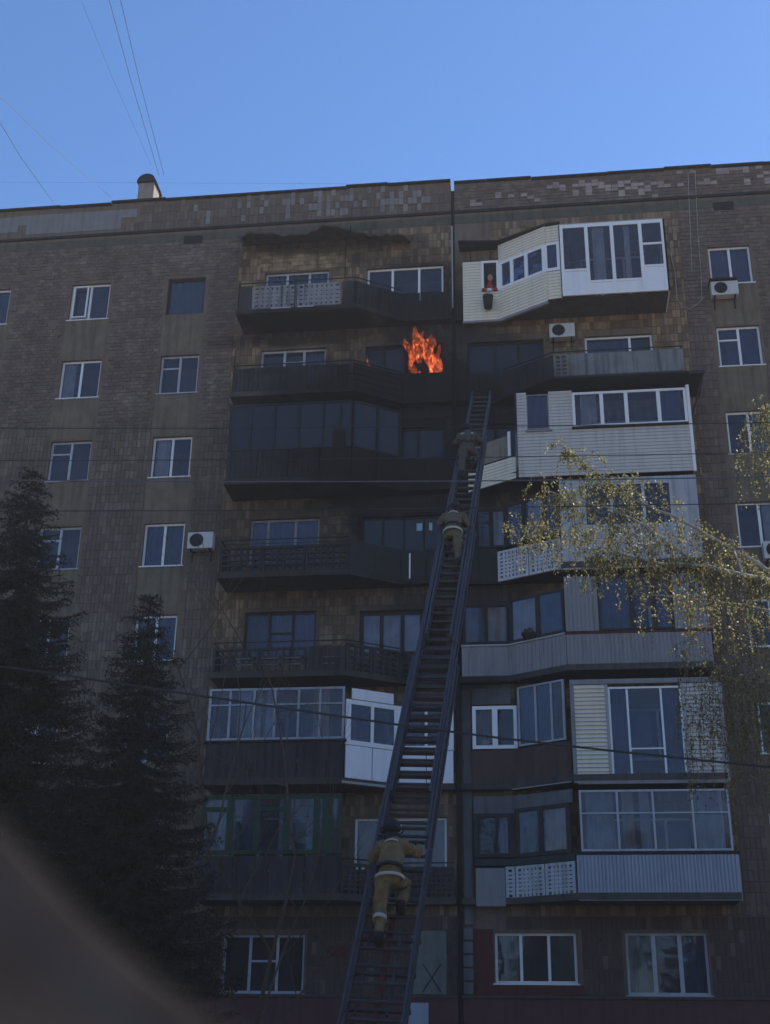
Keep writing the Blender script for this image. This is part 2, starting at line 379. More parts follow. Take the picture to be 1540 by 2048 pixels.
MB().box(-34, XJ0, -.16, -.0, 3.42, 3.48).build('ledge', M_slab, BL)
MB().box(XJ1, 20, -.16, -.0, 3.42, 3.48).build('ledge', M_slab, BR)
MB().box(XJ1, .8, -.03, -.001, 3.5, 3.72).build('painted_strip', M_redd, BR)
for a, b in ((-1.8, -1.34),): MB().box(a, b, -.03, -.001, 3.74, 5.0).build('painted_strip', M_redd, BR)
MB().box(-3.4, -2.9, -.2, -.13, 2.2, 3.3).build('blue_panel', M_corrb, BL)
# notice board and block pilaster at the foot of the joint
MB().box(-3.35, -2.47, -.08, -.02, 3.5, 4.95).build('grey_panel', mk('dull_green_panel', (.16, .17, .15), .8, .3, 4, soot=False), BL)
cb = MB(); cb.tube([(-3.05, -.09, 3.55), (-2.6, -.09, 4.2)], .012); cb.tube([(-2.6, -.09, 3.55), (-3.05, -.09, 4.2)], .012); cb.build('cross_bar', M_dark, BL)
for i in range(5):
    MB().box(-2.06, -1.82, -.1, .0, 3.5+i*.31, 3.5+i*.31+.27).build('stone', M_pil, BR, bevel=.01)
# roof, parapet, coping
for x0, x1, pa, top in ((-34, XJ0, BL, 27.62), (XJ1, 20, BR, 27.5)):
    MB().box(x0, x1, .25, 12, 26.5, 26.9).build('roof', M_dark, pa)
    x = x0; prev = 0
    while x < x1-.01:
        ln = min(random.uniform(.9, 2.4), x1-x); j = random.choice((-.03, 0, .0, .035, .05)) if pa is BL else random.choice((-.02, 0, 0, .03))
        if x+ln > x1-.5: ln = x1-x
        MB().box(x, x+ln-.006, -.09-random.random()*.02, .3, top-.02+j, top+.045+j).build('coping', M_dark, pa)
        MB().box(x, x+ln-.006, -.004, .28, 27.2, top-.021+j).build('parapet_top', M_wall, pa)
        x += ln
    MB().box(x0, x1, -.07, -.001, 26.37, 26.45).build('ledge', M_dark, pa)  # dark colour stands in for the shadow in the groove under the parapet
    MB().box(x0, x1, -.012, -.001, 25.98, 26.27).build('green_band', M_green, pa)
# joint between blocks
MB().box(XJ0+.002, XJ1-.002, .05, .2, 3.5, 27.3).build('joint_filler', M_dark, BL)
MB().box(XJ0-.0, XJ0+.04, -.03, -.001, 22.9, 25.9).build('joint_cover_strip', M_cablew, BL)
MB().tube([(-2.12, -.1, 2.2), (-2.12, -.1, 14.5)], .055, 10).build('drain_pipe', M_dark, BL, smooth=True)
MB().box(-2.02, -1.8, -.06, -.001, 5.1, 11.0).build('pilaster', M_pil, BR)
# upper air vents
for x, pa in ((-10.45, BL), (6.1, BR), (-17.6, BL)):
    mb = MB(); mb.box(x-.3, x+.3, -.03, -.013, 25.86, 26.16)
    mb.build('vent_hole', M_blk, pa)
    mb = MB()
    for i in range(5): mb.box(x-.29, x+.29, -.045, -.031, 25.9+i*.055, 25.92+i*.055)
    mb.build('vent_grille', M_bfr, pa)

# facade tiles ---------------------------------------------------------------
def hole_test(holes, plast):
    H = np.array([h[:4] for h in holes]); 
    def f(x0, x1, z0, z1, pad=.03):
        return np.any((x1 > H[:, 0]-pad) & (x0 < H[:, 1]+pad) & (z1 > H[:, 2]-pad) & (z0 < H[:, 3]+pad)) or any(x1 > p[0] and x0 < p[1] and z1 > p[2] and z0 < p[3] for p in plast)
    return f
def tiles(parent, name, mat, x0, x1, z0, z1, tw, th, test, miss=.02, brick=False):
    vs = []; fs = []; g = .01
    nz = int((z1-z0)/th); nx = int((x1-x0)/tw)
    ph = rng.random(4)*6
    for j in range(nz):
        za = z0+j*(z1-z0)/nz; zb = za+(z1-z0)/nz-g
        sh = tw/2 if brick and j % 2 else 0
        for i in range(nx+1):
            xa = x0+i*tw-sh; xb = xa+tw-g
            xa = max(xa, x0); xb = min(xb, x1)
            if xb-xa < .03 or test(xa, xb, za, zb): continue
            lowf = math.sin(xa*1.3+ph[0])*math.sin(za*1.7+ph[1])+math.sin(xa*.6+za*.8+ph[2])
            if rng.random() < miss*(1+3*max(0, lowf-.8)): continue
            o = .012+rng.random()*.010; k = len(vs); t = (rng.random(4)-.5)*.005
            vs += [(xa, 0, za), (xb, 0, za), (xb, 0, zb), (xa, 0, zb), (xa+.002, -o-t[0], za+.002), (xb-.002, -o-t[1], za+.002), (xb-.002, -o-t[2], zb-.002), (xa+.002, -o-t[3], zb-.002)]
            fs += [(k+4, k+5, k+6, k+7), (k, k+1, k+5, k+4), (k+1, k+2, k+6, k+5), (k+2, k+3, k+7, k+6), (k+3, k, k+4, k+7)]
    me = bpy.data.meshes.new(name); me.from_pydata(vs, [], fs); me.materials.append(mat)
    o = bpy.data.objects.new(name, me); COL.objects.link(o); o.parent = parent; o.matrix_parent_inverse = Matrix.Translation(-parent.location); o['kind'] = 'stuff'
    return o
plL = []; plR = []
for k in range(8):
    for xa, xb in ((-11.12, -9.92), (-14.27, -13.0), (-17.55, -16.3), (-20.7, -19.5)): plL.append((xa-.05, xb+.05, ZH[k]-2.75, ZH[k]-1.37))
    for xa, xb in ((5.5, 6.72), (8.9, 10.1)): plR.append((xa-.05, xb+.05, ZH[k]-2.75, ZH[k]-1.37))
for pl, pa in ((plL, BL), (plR, BR)):
    for a, b, c, d in pl: 
        if c > 3.6: MB().box(a, b, -.006, .03, c+.01, d-.01).build('spandrel_panel', M_plaster, pa)
tl = hole_test(winL, plL); tr = hole_test(winR, plR)
ZP = 26.47
# bare patches on the left parapet
patch = [(-17.2, -16.4, 26.75, 27.35), (-16.1, -12.9, 26.62, 27.38), (-16.4, -16.1, 27.0, 27.38), (-12.9, -12.4, 27.05, 27.38)]
for p in patch: MB().box(p[0], p[1], -.014, .03, p[2], p[3]).build('bare_patch', M_patch, BL)
# pale tiles standing out on the parapets, each its own piece
def unit_tile(tw, th, mat):
    mb = MB(); mb.hexa([(0, -.026, 0), (tw, -.026, 0), (tw, 0, 0), (0, 0, 0), (0.003, -.026, th), (tw-.003, -.026, th), (tw, 0, th), (0, 0, th)])
    o = mb.build('tile', mat); return o
lightL, lightR = [], []
def lay(proto, pts, parent):
    first = True
    for x, z in pts:
        o = proto if first else proto.copy()
        if not first: COL.objects.link(o)
        first = False
        o.parent = parent; o.matrix_parent_inverse = Matrix.Translation(-parent.location)
        o.location = (x, -random.random()*.006, z); o.rotation_euler = (random.uniform(-.01, .01), random.uniform(-.012, .012), random.uniform(-.01, .01))
gx = lambda x, z, tw, th: (x, z)
ptsL = set()
for cx, n in ((-7.9, 3), (-7.2, 4), (-6.0, 7), (-5.2, 5), (-4.2, 8), (-3.6, 5), (-9.3, 2), (-10.4, 2)):
    for i in range(n*2):
        c = round((cx+random.uniform(-.6, .6)+34)/.145); r = random.choice((0, 1, 1, 2, 2, 3)); ptsL.add((c, r))
ptsL = [(-34+c*.145, ZP+.12+r*.26) for c, r in ptsL if not (-34+c*.145 > -2.4)]
protoL = unit_tile(.135, .25, M_tileG); lay(protoL, ptsL, BL)
ptsR = set()
for cx, cz, n in ((-1.4, .1, 3), (-.7, .3, 4), (.2, .2, 6), (.9, .55, 8), (1.5, .3, 7), (2.0, .6, 8), (2.6, .45, 9), (3.2, .55, 9), (3.5, .25, 5), (4.3, .3, 5), (4.9, .75, 3), (5.4, .4, 4), (5.9, .65, 10), (6.5, .75, 8), (6.9, .4, 5), (7.4, .6, 8), (7.9, .5, 5)):
    x, z = cx, cz
    for i in range(n):
        c = round((x+2)/.2); r = min(7, max(0, round(z/.115))); ptsR.add((c, r))
        x += random.choice((-.2, 0, .2, .2)); z += random.choice((-.115, 0, .115))
        if abs(x-cx) > .7: x = cx
        if not 0 <= z <= .8: z = cz
ptsR = [(-2+c*.2, ZP+.03+r*.118) for c, r in ptsR if -2+c*.2 > -1.9]
protoR = unit_tile(.19, .108, M_tileL); lay(protoR, ptsR, BR)
tiles(BL, 'parapet_tiles', M_tile, -22, XJ0-.01, ZP, 27.5, .145, .28, hole_test([(0, 0, 0, 0)], [(a, b, c, d) for a, b, c, d in patch]), .05)
tiles(BR, 'parapet_tiles', M_tile, XJ1+.01, 12, ZP, 27.42, .2, .118, hole_test([(0, 0, 0, 0)], []), .05, True)
tiles(BL, 'facade_tiles', M_tile, -22, -8.9, 5.32, 14.6, .115, .28, tl, .03)
tiles(BL, 'facade_tiles', M_tile, -22, -8.9, 14.6, 19.4, .13, .24, tl, .04)
tiles(BL, 'facade_tiles', M_tile, -22, -8.9, 19.4, 25.95, .2, .125, tl, .05, True)
M_tileR = tile_mat('red_brown_tile', (.075, .045, .04), (.11, .07, .06), (.15, .10, .085), .42, 1.0)
tiles(BL, 'ground_floor_tiles', M_tileR, -22, XJ0-.01, 3.5, 5.3, .12, .27, tl, .03)
tiles(BR, 'ground_floor_tiles', M_tileR, -1.0, 12, 3.5, 5.3, .12, .27, tr, .03)
tiles(BL, 'recess_tiles', M_tileB, -8.88, XJ0-.01, 5.32, 25.95, .12, .27, tl, .03)
tiles(BL, 'yellowish_tiles', mk('ochre_tile', (.30, .215, .125), .8, .5, 2.5, soot=True, grime=.7, island=.5), -8.5, -5.2, 24.62, 25.35, .2, .125, lambda a_, b_, c_, d_: rng.random() < max(0, 1.1-4*min(a_+8.5, -5.2-a_)) + max(0, .5-3*(c_-24.62)), .06, True).location.y = -.016
tiles(BR, 'recess_tiles', M_tileB, -1.0, 4.7, 5.32, 25.95, .12, .27, tr, .03)
tiles(BR, 'facade_tiles', M_tile, 4.72, 12, 5.32, 21.8, .13, .26, tr, .05)
tiles(BR, 'facade_tiles', M_tile, 4.72, 12, 21.8, 25.95, .2, .13, tr, .06, True)

# wall windows ---------------------------------------------------------------
FI = Face(-40, .1, 40, .1)
def wwin(pa, h, mull=None, trans=(), fm=None, curt=None, sill=True, **k):
    a, b, c, d = h[:4]
    fm = fm or M_white
    return window(FI, pa, a, b, c, d, mull if mull is not None else [(a+b)/2], trans, fm, o=0, room=.85, curt=curt, sill=sill, **k)
for h in winL:
    a, b, c, d, t, k = h; rr = random.random()
    if t == 'c':
        col = round(a, 1)
        if col == -11.1 and k == 0: wwin(BL, h, [], fm=M_bfr, curt=mk('teal_curtain', (.13, .19, .20), .9, .15, 2, soot=False), sill=False)
        elif col == -11.1 and k == 1: wwin(BL, h, None, [(0, d-.42)], M_whiteS)
        elif col == -11.1 and k == 3: wwin(BL, h, None, (), M_white, curt=M_curtd)
        elif col == -14.3 and k == 0:
            f = wwin(BL, h, [a+.62], (), M_white)
            mb = MB(); # tilted open sash
            for (x0_, x1_, z0_, z1_) in ((a+.1, a+.14, c+.08, d-.1), (a+.53, a+.57, c+.08, d-.1), (a+.14, a+.53, c+.08, c+.12), (a+.14, a+.53, d-.14, d-.1)): mb.box(x0_, x1_, -.03, .03, z0_, z1_)
            mb.build('tilted_sash', M_white, f)
        elif col == -14.3 and k == 1: wwin(BL, h, None, (), M_white, curt=[(M_curt, 0, .3)])
        else: wwin(BL, h, None, [(0, d-.4)] if rr < .3 else (), M_whiteS if rr < .5 else M_white, curt=[None, M_curtd, [(M_curt, 0, .4)]][int(rr*3)])
    elif t == 'b':
        if k == 0: wwin(BL, h, [a+.68, b-.62], fm=M_whiteS, curt=[(M_curtd, .0, .34), (M_curtd, .68, 1)])
        elif k == 1: wwin(BL, h, [a+.72, b-.68], [(1, d-.42)], M_whiteS, curt=[(M_curtd, .65, 1)])
        elif k == 3: wwin(BL, h, [a+.5, a+1.3], fm=M_whiteS, curt=M_curtd)
        elif k == 4: wwin(BL, h, [a+.7, a+1.35], [(1, c+.75)], M_bfr, curt=[(M_curtd, .35, 1)])
        else: wwin(BL, h, [a+.7, a+1.3], fm=M_whiteS, curt=[(M_curt, 0, .5)] if rr < .5 else None)
    elif t == 'n':
        if k == 0: wwin(BL, h, [a+.78, a+1.6], fm=M_white, sill=False, curt=None)
        elif k == 1:
            window(FI, BL, a, a+1.18, c, d, [a+.55], (), M_bfr, room=.85, pane=GS)
            mb = MB()
            for x_ in (a+1.62, ): mb.box(x_-.03, x_+.03, .06, .12, c, d-.5)
            mb.box(b-.06, b, .05, .12, c, d); mb.box(a+1.18, b, .05, .12, c, c+.05)
            f = mb.build('burnt_frame', M_bfr, BL)
            mb = MB(); mb.add([(a+1.18, .13, c), (b, .13, c), (b, .13, d), (a+1.18, .13, d), (a+1.18, .88, c), (b, .88, c), (b, .88, d), (a+1.18, .88, d)], [(4, 5, 6, 7), (0, 1, 5, 4), (3, 7, 6, 2), (0, 4, 7, 3), (1, 2, 6, 5)])
            mb.build('burnt_room', M_blk, f)
        elif k == 3: wwin(BL, h, [a+.6, a+1.2, a+1.75], fm=M_bfr, sill=False, pane=GS)
        elif k == 4: wwin(BL, (a, a+1.75, c, d), [a+.6, a+1.17], fm=M_bfr, sill=False, curt=M_curt, mw=.1, fw=.1)
        elif k == 6: wwin(BL, h, [a+1.15], fm=M_white, sill=False, curt=M_curtb)
        elif k == 2: wwin(BL, h, [a+.8, a+1.6], fm=M_bfr, sill=False, pane=GS)
        else: wwin(BL, h, [a+.8, a+1.6], fm=M_whiteS, sill=False)
    else:
        wwin(BL, h, [a+.68, a+1.37], [(1, d-.62)], M_whiteS, curt=None)
for h in winR:
    a, b, c, d, t, k = h; rr = random.random()
    if t == 'c':
        if a < 6 and k == 1: wwin(BR, h, None, [(0, d-.42)], M_white, curt=M_curtd)
        elif a < 6 and k == 0: wwin(BR, h, None, (), M_white, curt=M_curtd)
        else: wwin(BR, h, None, [(0, d-.4)] if rr < .3 else (), M_white, curt=[None, M_curtd, [(M_curt, .6, 1)]][int(rr*3)])
    elif t == 'b': wwin(BR, h, [a+1.3], fm=M_white, curt=[(M_curtd, 0, .65)])
    elif t == 'n':
        if k in (1, 2): wwin(BR, h, [a+.8, a+1.5], fm=M_bfr, sill=False, pane=GS)
        elif k in (0, 5): pass
        else: wwin(BR, h, [a+.75, a+1.5], fm=M_bfr, sill=False)
    elif a < 0: wwin(BR, h, [a+.63, a+1.3], fm=M_white, curt=[(mk('olive_curtain', (.22, .22, .12), .9, .5, 5, soot=False), 0, .33), (MATS['olive_curtain'], .66, 1)])
    else: wwin(BR, h, [a+.66, a+1.28], fm=M_whiteS, mw=.1, curt=[(MATS['olive_curtain'], 0, .33), (M_curtd, .7, 1)])

# ------------------------------------------------------------------ balconies
def slab(pa, pts, z0, z1, label=None, mat=None):
    o = MB().prism(pts, z0, z1).build('balcony', mat or M_slab, pa)
    if label: o['label'] = label
    return o
def slabL(k, label=None, x0=-8.56, dd=1.15):
    z = ZH[k]-2.21
    return slab(BL, [(x0, 0), (x0, -dd), (-4.95, -dd), (-3.62, -.28), (XJ0-.02, -.28), (XJ0-.02, 0)], z, z+.16, label)
def slabR(k, label=None, x1=4.36, dd=1.15, e=.28, z0=0):
    z = ZH[k]-2.21
    return slab(BR, [(XJ1+.02, 0), (XJ1+.02, -e), (-.75, -e), (.72, -dd), (x1, -dd), (x1, 0)], z+z0, z+.16, label)
LF = Face(-8.54, -1.1, -4.97, -1.1); LG = Face(-4.97, -1.1, -3.65, -.25); LN = Face(-3.65, -.25, -2.22, -.25)
LS = Face(-8.54, -.02, -8.54, -1.1)
RN = Face(-2.06, -.25, -.75, -.25); RG = Face(-.75, -.25, .72, -1.1); RF = Face(.72, -1.1, 4.33, -1.1); RS = Face(4.33, -1.1, 4.33, -.02)
def lattice(face, par, mat, x0, x1, z0, z1, o=0, p=.12, bar=.05, panel=1.15):
    """precast openwork railing panels"""
    n = max(1, round(abs(x1-x0)/panel)); w_ = (x1-x0)/n
    for i in range(n):
        a = x0+i*w_+.012; b = x0+(i+1)*w_-.012; mb = MB()
        face.box(mb, a, b, z0, z0+.07, o-.06, o); face.box(mb, a, b, z1-.07, z1, o-.06, o)
        face.box(mb, a, a+.07, z0+.07, z1-.07, o-.06, o); face.box(mb, b-.07, b, z0+.07, z1-.07, o-.06, o)
        nx = max(1, round((b-a-.14)/p)); nz_ = max(1, round((z1-z0-.14)/p))
        for j in range(1, nx):
            x = a+.07+(b-a-.14)*j/nx; face.box(mb, x-bar/2, x+bar/2, z0+.07, z1-.07, o-.052, o-.006)
        for j in range(1, nz_):
            z = z0+.07+(z1-z0-.14)*j/nz_; face.box(mb, a+.07, b-.07, z-bar/2, z+bar/2, o-.055, o-.003)
        mb.build('railing_panel', mat, par)
def panels(face, par, mat, x0, x1, z0, z1, o=0, panel=1.15, name='railing_panel', th=.05, gap=.012, rib=0):
    n = max(1, round(abs(x1-x0)/panel)); w_ = (x1-x0)/n
    for i in range(n):
        mb = MB(); a = x0+i*w_+gap; b = x0+(i+1)*w_-gap
        face.box(mb, a, b, z0, z1, o-th, o+random.random()*.01)
        if rib:
            m = max(1, round((b-a)/rib))
            for j in range(m):
                x = a+(b-a)*(j+.5)/m; face.box(mb, x-rib*.27, x+rib*.27, z0+.04, z1-.04, o+.01, o+.025)
        mb.build(name, mat, par)
def rail(faces, par, z, mat=None, r=.018, ends=(), posts=True):
    pts = []
    for f, xa, xb in faces:
        pts += [f.pt(xa, z, -.02), f.pt(xb, z, -.02)]
    mb = MB(); 
    for i in range(len(pts)-1):
        if (pts[i]-pts[i+1]).length > .03: mb.tube([pts[i], pts[i+1]], r, 5)
    mb.build('handrail', mat or M_dark, par)
def boards(face, par, mat, x0, x1, z0, z1, bw=.12, o=0, name='board'):
    n = max(1, round(abs(x1-x0)/bw)); w_ = (x1-x0)/n
    for i in range(n):
        a = x0+i*w_+.006; b = x0+(i+1)*w_-.006; j = random.uniform(-.04, .02)
        fbox(face, name, mat, par, a, b, z0+random.uniform(-.02, .02), z1+j, o-.02, o+random.random()*.008)

# ---- left block, from the top down
z = ZH[0]-2.21
b = slabL(0, 'top balcony with pale openwork railing and sooted underside')
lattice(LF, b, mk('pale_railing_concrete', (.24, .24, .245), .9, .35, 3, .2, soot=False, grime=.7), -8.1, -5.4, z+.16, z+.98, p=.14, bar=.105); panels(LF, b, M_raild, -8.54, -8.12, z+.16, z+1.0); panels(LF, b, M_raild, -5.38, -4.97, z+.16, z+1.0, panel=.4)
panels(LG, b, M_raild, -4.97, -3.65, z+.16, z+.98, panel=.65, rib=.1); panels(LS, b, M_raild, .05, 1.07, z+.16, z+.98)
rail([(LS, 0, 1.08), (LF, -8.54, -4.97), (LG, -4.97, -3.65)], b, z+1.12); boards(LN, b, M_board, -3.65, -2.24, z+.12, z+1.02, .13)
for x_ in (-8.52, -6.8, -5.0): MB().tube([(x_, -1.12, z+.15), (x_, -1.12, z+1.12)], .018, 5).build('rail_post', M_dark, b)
mb = MB(); mb.tube([(-5.3, -1.1, z+1.1), (-5.35, -1.0, z+2.6)], .014, 5); mb.build('rail_post', M_dark, b)
mb = MB(); mb.box(-7.5, -6.9, -1.17, -1.16, z+.12, z+.16); mb.box(-6.7, -6.2, -1.17, -1.16, z+.12, z+.16); mb.build('pale_edge_trim', M_cablew, b)
# ragged burnt canopy above it
mb = MB(); n = 30; vs = []
for i in range(n+1):
    x_ = -8.75+i*(5.3/n); o_ = .75+.15*math.sin(i*.5)+random.uniform(-.08, .08) - (max(0, i-20)/10)*.45
    zt = 25.40+.02*math.sin(i*.9)+random.uniform(-.03, .03)+(.12 if i < 22 else .12-(i-22)*.035)
    vs += [(x_, -.01, zt+.16), (x_, -o_, zt), (x_, -o_, zt-.03-random.random()*.05), (x_, -.01, zt+.10)]
for i in range(n):
    k = 4*i; mb_f = [(k, k+1, k+5, k+4), (k+1, k+2, k+6, k+5), (k+2, k+3, k+7, k+6), (k+3, k, k+4, k+7)]
    mb.f += mb_f
mb.v = vs; mb.f += [(0, 3, 2, 1), (4*n, 4*n+1, 4*n+2, 4*n+3)]
can = mb.build('burnt_canopy', mk('scorched_canopy_sheet', (.075, .052, .04), .9, .5, 3, .3, soot=False, grime=.5), BL); can['label'] = 'ragged charred balcony canopy under the parapet'
mb = MB(); mb.tube([(-8.7, -.8, 25.4), (-8.55, -.9, 25.0)], .05, 5); mb.tube([(-5.5, -.05, 25.0), (-5.2, -.95, 25.45)], .02, 5); mb.build('canopy_bracket', M_board, can)

z = ZH[1]-2.21
b = slabL(1, 'balcony of the burning flat with blackened boards')
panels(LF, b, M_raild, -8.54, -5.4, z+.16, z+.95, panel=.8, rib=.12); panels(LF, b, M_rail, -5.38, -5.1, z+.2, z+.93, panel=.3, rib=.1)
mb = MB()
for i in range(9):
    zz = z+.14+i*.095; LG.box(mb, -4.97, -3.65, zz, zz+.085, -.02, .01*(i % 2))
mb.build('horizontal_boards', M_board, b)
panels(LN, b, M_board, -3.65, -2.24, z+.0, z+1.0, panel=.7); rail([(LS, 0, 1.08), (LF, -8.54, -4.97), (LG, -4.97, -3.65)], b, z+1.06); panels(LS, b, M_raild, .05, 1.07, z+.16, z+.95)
mb = MB(); mb.tube([(-8.5, -1.1, z+1.0), (-8.5, -1.1, z+1.6)], .015, 5); mb.build('rail_post', M_dark, b)

z = ZH[2]-2.21
b = slabL(2, 'blackened glazed balcony below the burning flat')
panels(LF, b, M_raild, -8.54, -4.97, z+.16, z+1.05, panel=.9, rib=.14); panels(LG, b, M_raild, -4.97, -3.65, z+.1, z+1.05, panel=.65); panels(LN, b, M_board, -3.65, -2.24, z, z+1.05, panel=.7)
window(LF, b, -8.54, -4.97, z+1.06, z+2.55, [-7.9, -7.2, -6.5, -5.8, -5.3], fm=M_bfr, sub=True, pane=GS)
window(LG, b, -4.94, -3.67, z+1.06, z+2.55, [-4.3], fm=M_bfr, sub=True, pane=GS)
fbox(LF, 'hung_cloth', M_rail, b, -5.5, -5.15, z+.95, z+1.6, .01, .03)

z = ZH[3]-2.21
b = slabL(3, 'open balcony with openwork railing over dark green metal sheets')
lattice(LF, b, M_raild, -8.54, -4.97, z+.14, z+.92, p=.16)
lattice(LF, b, M_rail, -7.6, -5.2, z+.2, z+.86, o=-.075, p=.2, panel=.8)
panels(LG, b, M_dgreen, -4.97, -3.65, z+.02, z+1.02, panel=.7, th=.03); panels(LN, b, M_dgreen, -3.65, -2.24, z, z+1.02, panel=.7, th=.03)
fbox(LN, 'white_strip', M_white, b, -3.42, -3.38, z+.02, z+.9, .012, .03); rail([(LS, 0, 1.08), (LF, -8.54, -4.97)], b, z+1.12); rail([(LF, -8.54, -4.97)], b, z+1.0, r=.012)
mb = MB(); mb.tube([LG.pt(-4.97, z+.01, .04), LG.pt(-3.65, z+.01, .04)], .012, 5); mb.build('trim', M_rail, b)
for x_, w_ in ((-3.25, .16), (-2.9, .09)): fbox(FI, 'paper_sheet', mk('pale_blue_paper', (.3, .42, .5), .8, .1, soot=False), b, x_, x_+w_, z+1.72, z+1.95, .003, .008)
panels(LS, b, M_raild, .05, 1.07, z+.16, z+.95)

z = ZH[4]-2.21
b = slabL(4, 'open balcony with dark openwork railing turning towards the joint')
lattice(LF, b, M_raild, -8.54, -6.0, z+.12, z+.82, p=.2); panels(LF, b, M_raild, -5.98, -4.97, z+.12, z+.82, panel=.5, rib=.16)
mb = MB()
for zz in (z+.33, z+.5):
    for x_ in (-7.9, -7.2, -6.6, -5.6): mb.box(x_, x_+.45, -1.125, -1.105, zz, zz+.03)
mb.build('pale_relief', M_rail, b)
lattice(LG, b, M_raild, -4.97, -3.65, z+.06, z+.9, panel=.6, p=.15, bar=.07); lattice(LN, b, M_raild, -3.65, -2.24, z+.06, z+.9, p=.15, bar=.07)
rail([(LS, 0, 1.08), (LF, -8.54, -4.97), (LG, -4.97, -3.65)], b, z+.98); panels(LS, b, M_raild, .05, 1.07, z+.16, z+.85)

z = ZH[5]-2.21
b = slabL(5, 'balcony glazed with old white frames beside a white plastic box')
panels(LF, b, M_raild, -8.54, -4.97, z+.1, z+1.08, panel=1.2, rib=.2); panels(LS, b, M_raild, .02, 1.07, z+.1, z+1.08)
fbox(LF, 'ledge', M_dark, b, -8.6, -4.9, z+1.08, z+1.14, -.08, .06)
window(LF, b, -8.54, -4.97, z+1.15, z+2.52, [-7.98, -7.34, -6.79, -6.17, -5.61], [(i, z+2.08) for i in range(6)], M_whiteS, fw=.06, mw=.055, sub=True, curt=[(M_curt, .2, .38), (M_curt, .42, .5), (M_curtb, .78, .9)])
window(LS, b, .05, 1.05, z+1.15, z+2.52, [.5], (), M_whiteS, sub=True)
panels(LG, b, M_pane, -4.93, -3.65, z+.1, z+1.0, panel=.66, th=.04)
window(LG, b, -4.93, -3.65, z+1.02, z+2.2, [-4.3], (), M_white, fw=.12, mw=.07, sub=True, curt=[(M_curtd, 0, .45)])
fbox(LG, 'top_panel', M_pane, b, -4.8, -3.8, z+2.22, z+2.5, -.03, .01)
panels(LN, b, M_pane, -3.65, -2.24, z+.05, z+1.0, panel=.75, th=.04); window(LN, b, -3.65, -2.24, z+1.02, z+2.2, [-2.95], (), M_white, fw=.12, sub=True)
fbox(LG, 'bottom_trim', M_cablew, b, -5.0, -3.63, z+.02, z+.08, -.03, .06)

z = ZH[6]-2.21
b = slabL(6, 'balcony glazed with green painted frames above a dark parapet')
panels(LF, b, M_raild, -8.54, -4.97, z+.1, z+1.05, panel=.9, rib=.3); panels(LS, b, M_raild, .02, 1.07, z+.1, z+1.05)
window(LF, b, -8.54, -4.97, z+1.1, z+2.55, [-7.8, -7.1, -6.35, -5.6], [(i, z+2.2) for i in (0, 2)], M_gfr, fw=.1, mw=.16, sub=True, curt=[(M_curt, .1, .2), (M_curtd, .28, .44), (M_curt, .56, .66), (M_curtd, .82, .9)])
fbox(LF, 'green_upright', M_gfr, b, -5.45, -5.2, z+1.15, z+2.5, -.01, .015)
lattice(LG, b, M_raild, -4.97, -3.65, z+.1, z+.9, panel=.6); lattice(LN, b, M_raild, -3.65, -2.24, z+.1, z+.9)
rail([(LG, -4.97, -3.65), (LN, -3.65, -2.24)], b, z+1.0)

# ---- right block
z = ZH[0]-2.21
b = slabR(0, 'top balcony, cream siding at its left and a tall white glazed box at its right', dd=1.05, e=.2, x1=4.1, z0=-.02)
siding(RN, 'siding', M_side, b, -1.84, -.75, z-.1, z+2.0, .1, .01, holes=[(-1.28, -.76, z+.92, z+2.0)])
siding(RG, 'siding', M_side, b, -.75, .66, z-.08, z+.93, .1, .01)
siding(RG, 'siding', M_side, b, -.75, .66, z+1.9, z+2.55, .1, .01)
RC = Face(.60, -1.02, 1.08, -1.1)
siding(RC, 'siding', M_side, b, .6, 1.08, z-.02, z+.93, .1, .01); siding(RC, 'siding', M_side, b, .6, 1.08, z+1.98, z+2.55, .1, .01)
RNo = window(RN, b, -1.28, -.75, z+.93, z+2.0, [], (), M_white, fw=.075, o=.02, sub=True, pane=mk('open_dark', (.02, .02, .022), .9, soot=False))
window(RG, b, -.74, .64, z+.93, z+1.9, [-.35, .08], (), M_white, fw=.09, mw=.1, o=.02, sub=True)
window(RC, b, .6, 1.08, z+.95, z+1.96, [], (), M_white, fw=.1, o=.02, sub=True, curt=M_curtd)
RW = Face(1.06, -1.2, 4.14, -1.2)
window(RW, b, 1.06, 4.14, z-.02, z+2.46, [1.86, 2.6, 3.42], [(0, z+.85), (1, z+.42), (2, z+.42), (3, z+.85), (3, z+1.62)], M_white, fw=.12, mw=.1, sub=True, solid={(0, 0), (1, 0), (2, 0), (3, 0)}, curt=[(M_curt, .30, .42), (M_curt, .62, .68)])
RWs = Face(4.14, -1.2, 4.14, -.02)
window(RWs, b, .0, 1.18, z-.02, z+2.46, [.55], [(0, z+.85), (1, z+.85)], M_white, fw=.1, sub=True, solid={(0, 0), (1, 0)})
RWl = Face(1.06, -.98, 1.06, -1.2); fbox(RWl, 'side_panel', M_pane, b, .0, .22, z-.02, z+2.46, -.03, -.002)
fbox(RG, 'bottom_trim', M_corr, b, -.75, .66, z-.17, z-.09, -.05, .03); fbox(RN, 'bottom_trim', M_corr, b, -1.86, -.75, z-.17, z-.11, -.05, .03)
MB().box(1.08, 4.12, -1.19, -.03, z+2.47, z+2.5).build('box_roof', M_cablew, b)
MB().prism([(-1.95, 0), (-1.95, -.55), (-.75, -.45), (.7, -1.15), (1.1, -1.2), (1.1, 0)], z+2.57, z+2.61).build('canopy', M_dark, b)
mb = MB()
for x_ in (-1.6, -1.0, -.4): mb.tube([(x_, -.02, z+2.2), (x_, -.5, z+2.56)], .012, 5)
mb.build('canopy_bracket', M_dark, b)
MB().box(-1.9, -.75, -.06, -.03, z+2.04, z+2.07).build('trim', M_corr, b)

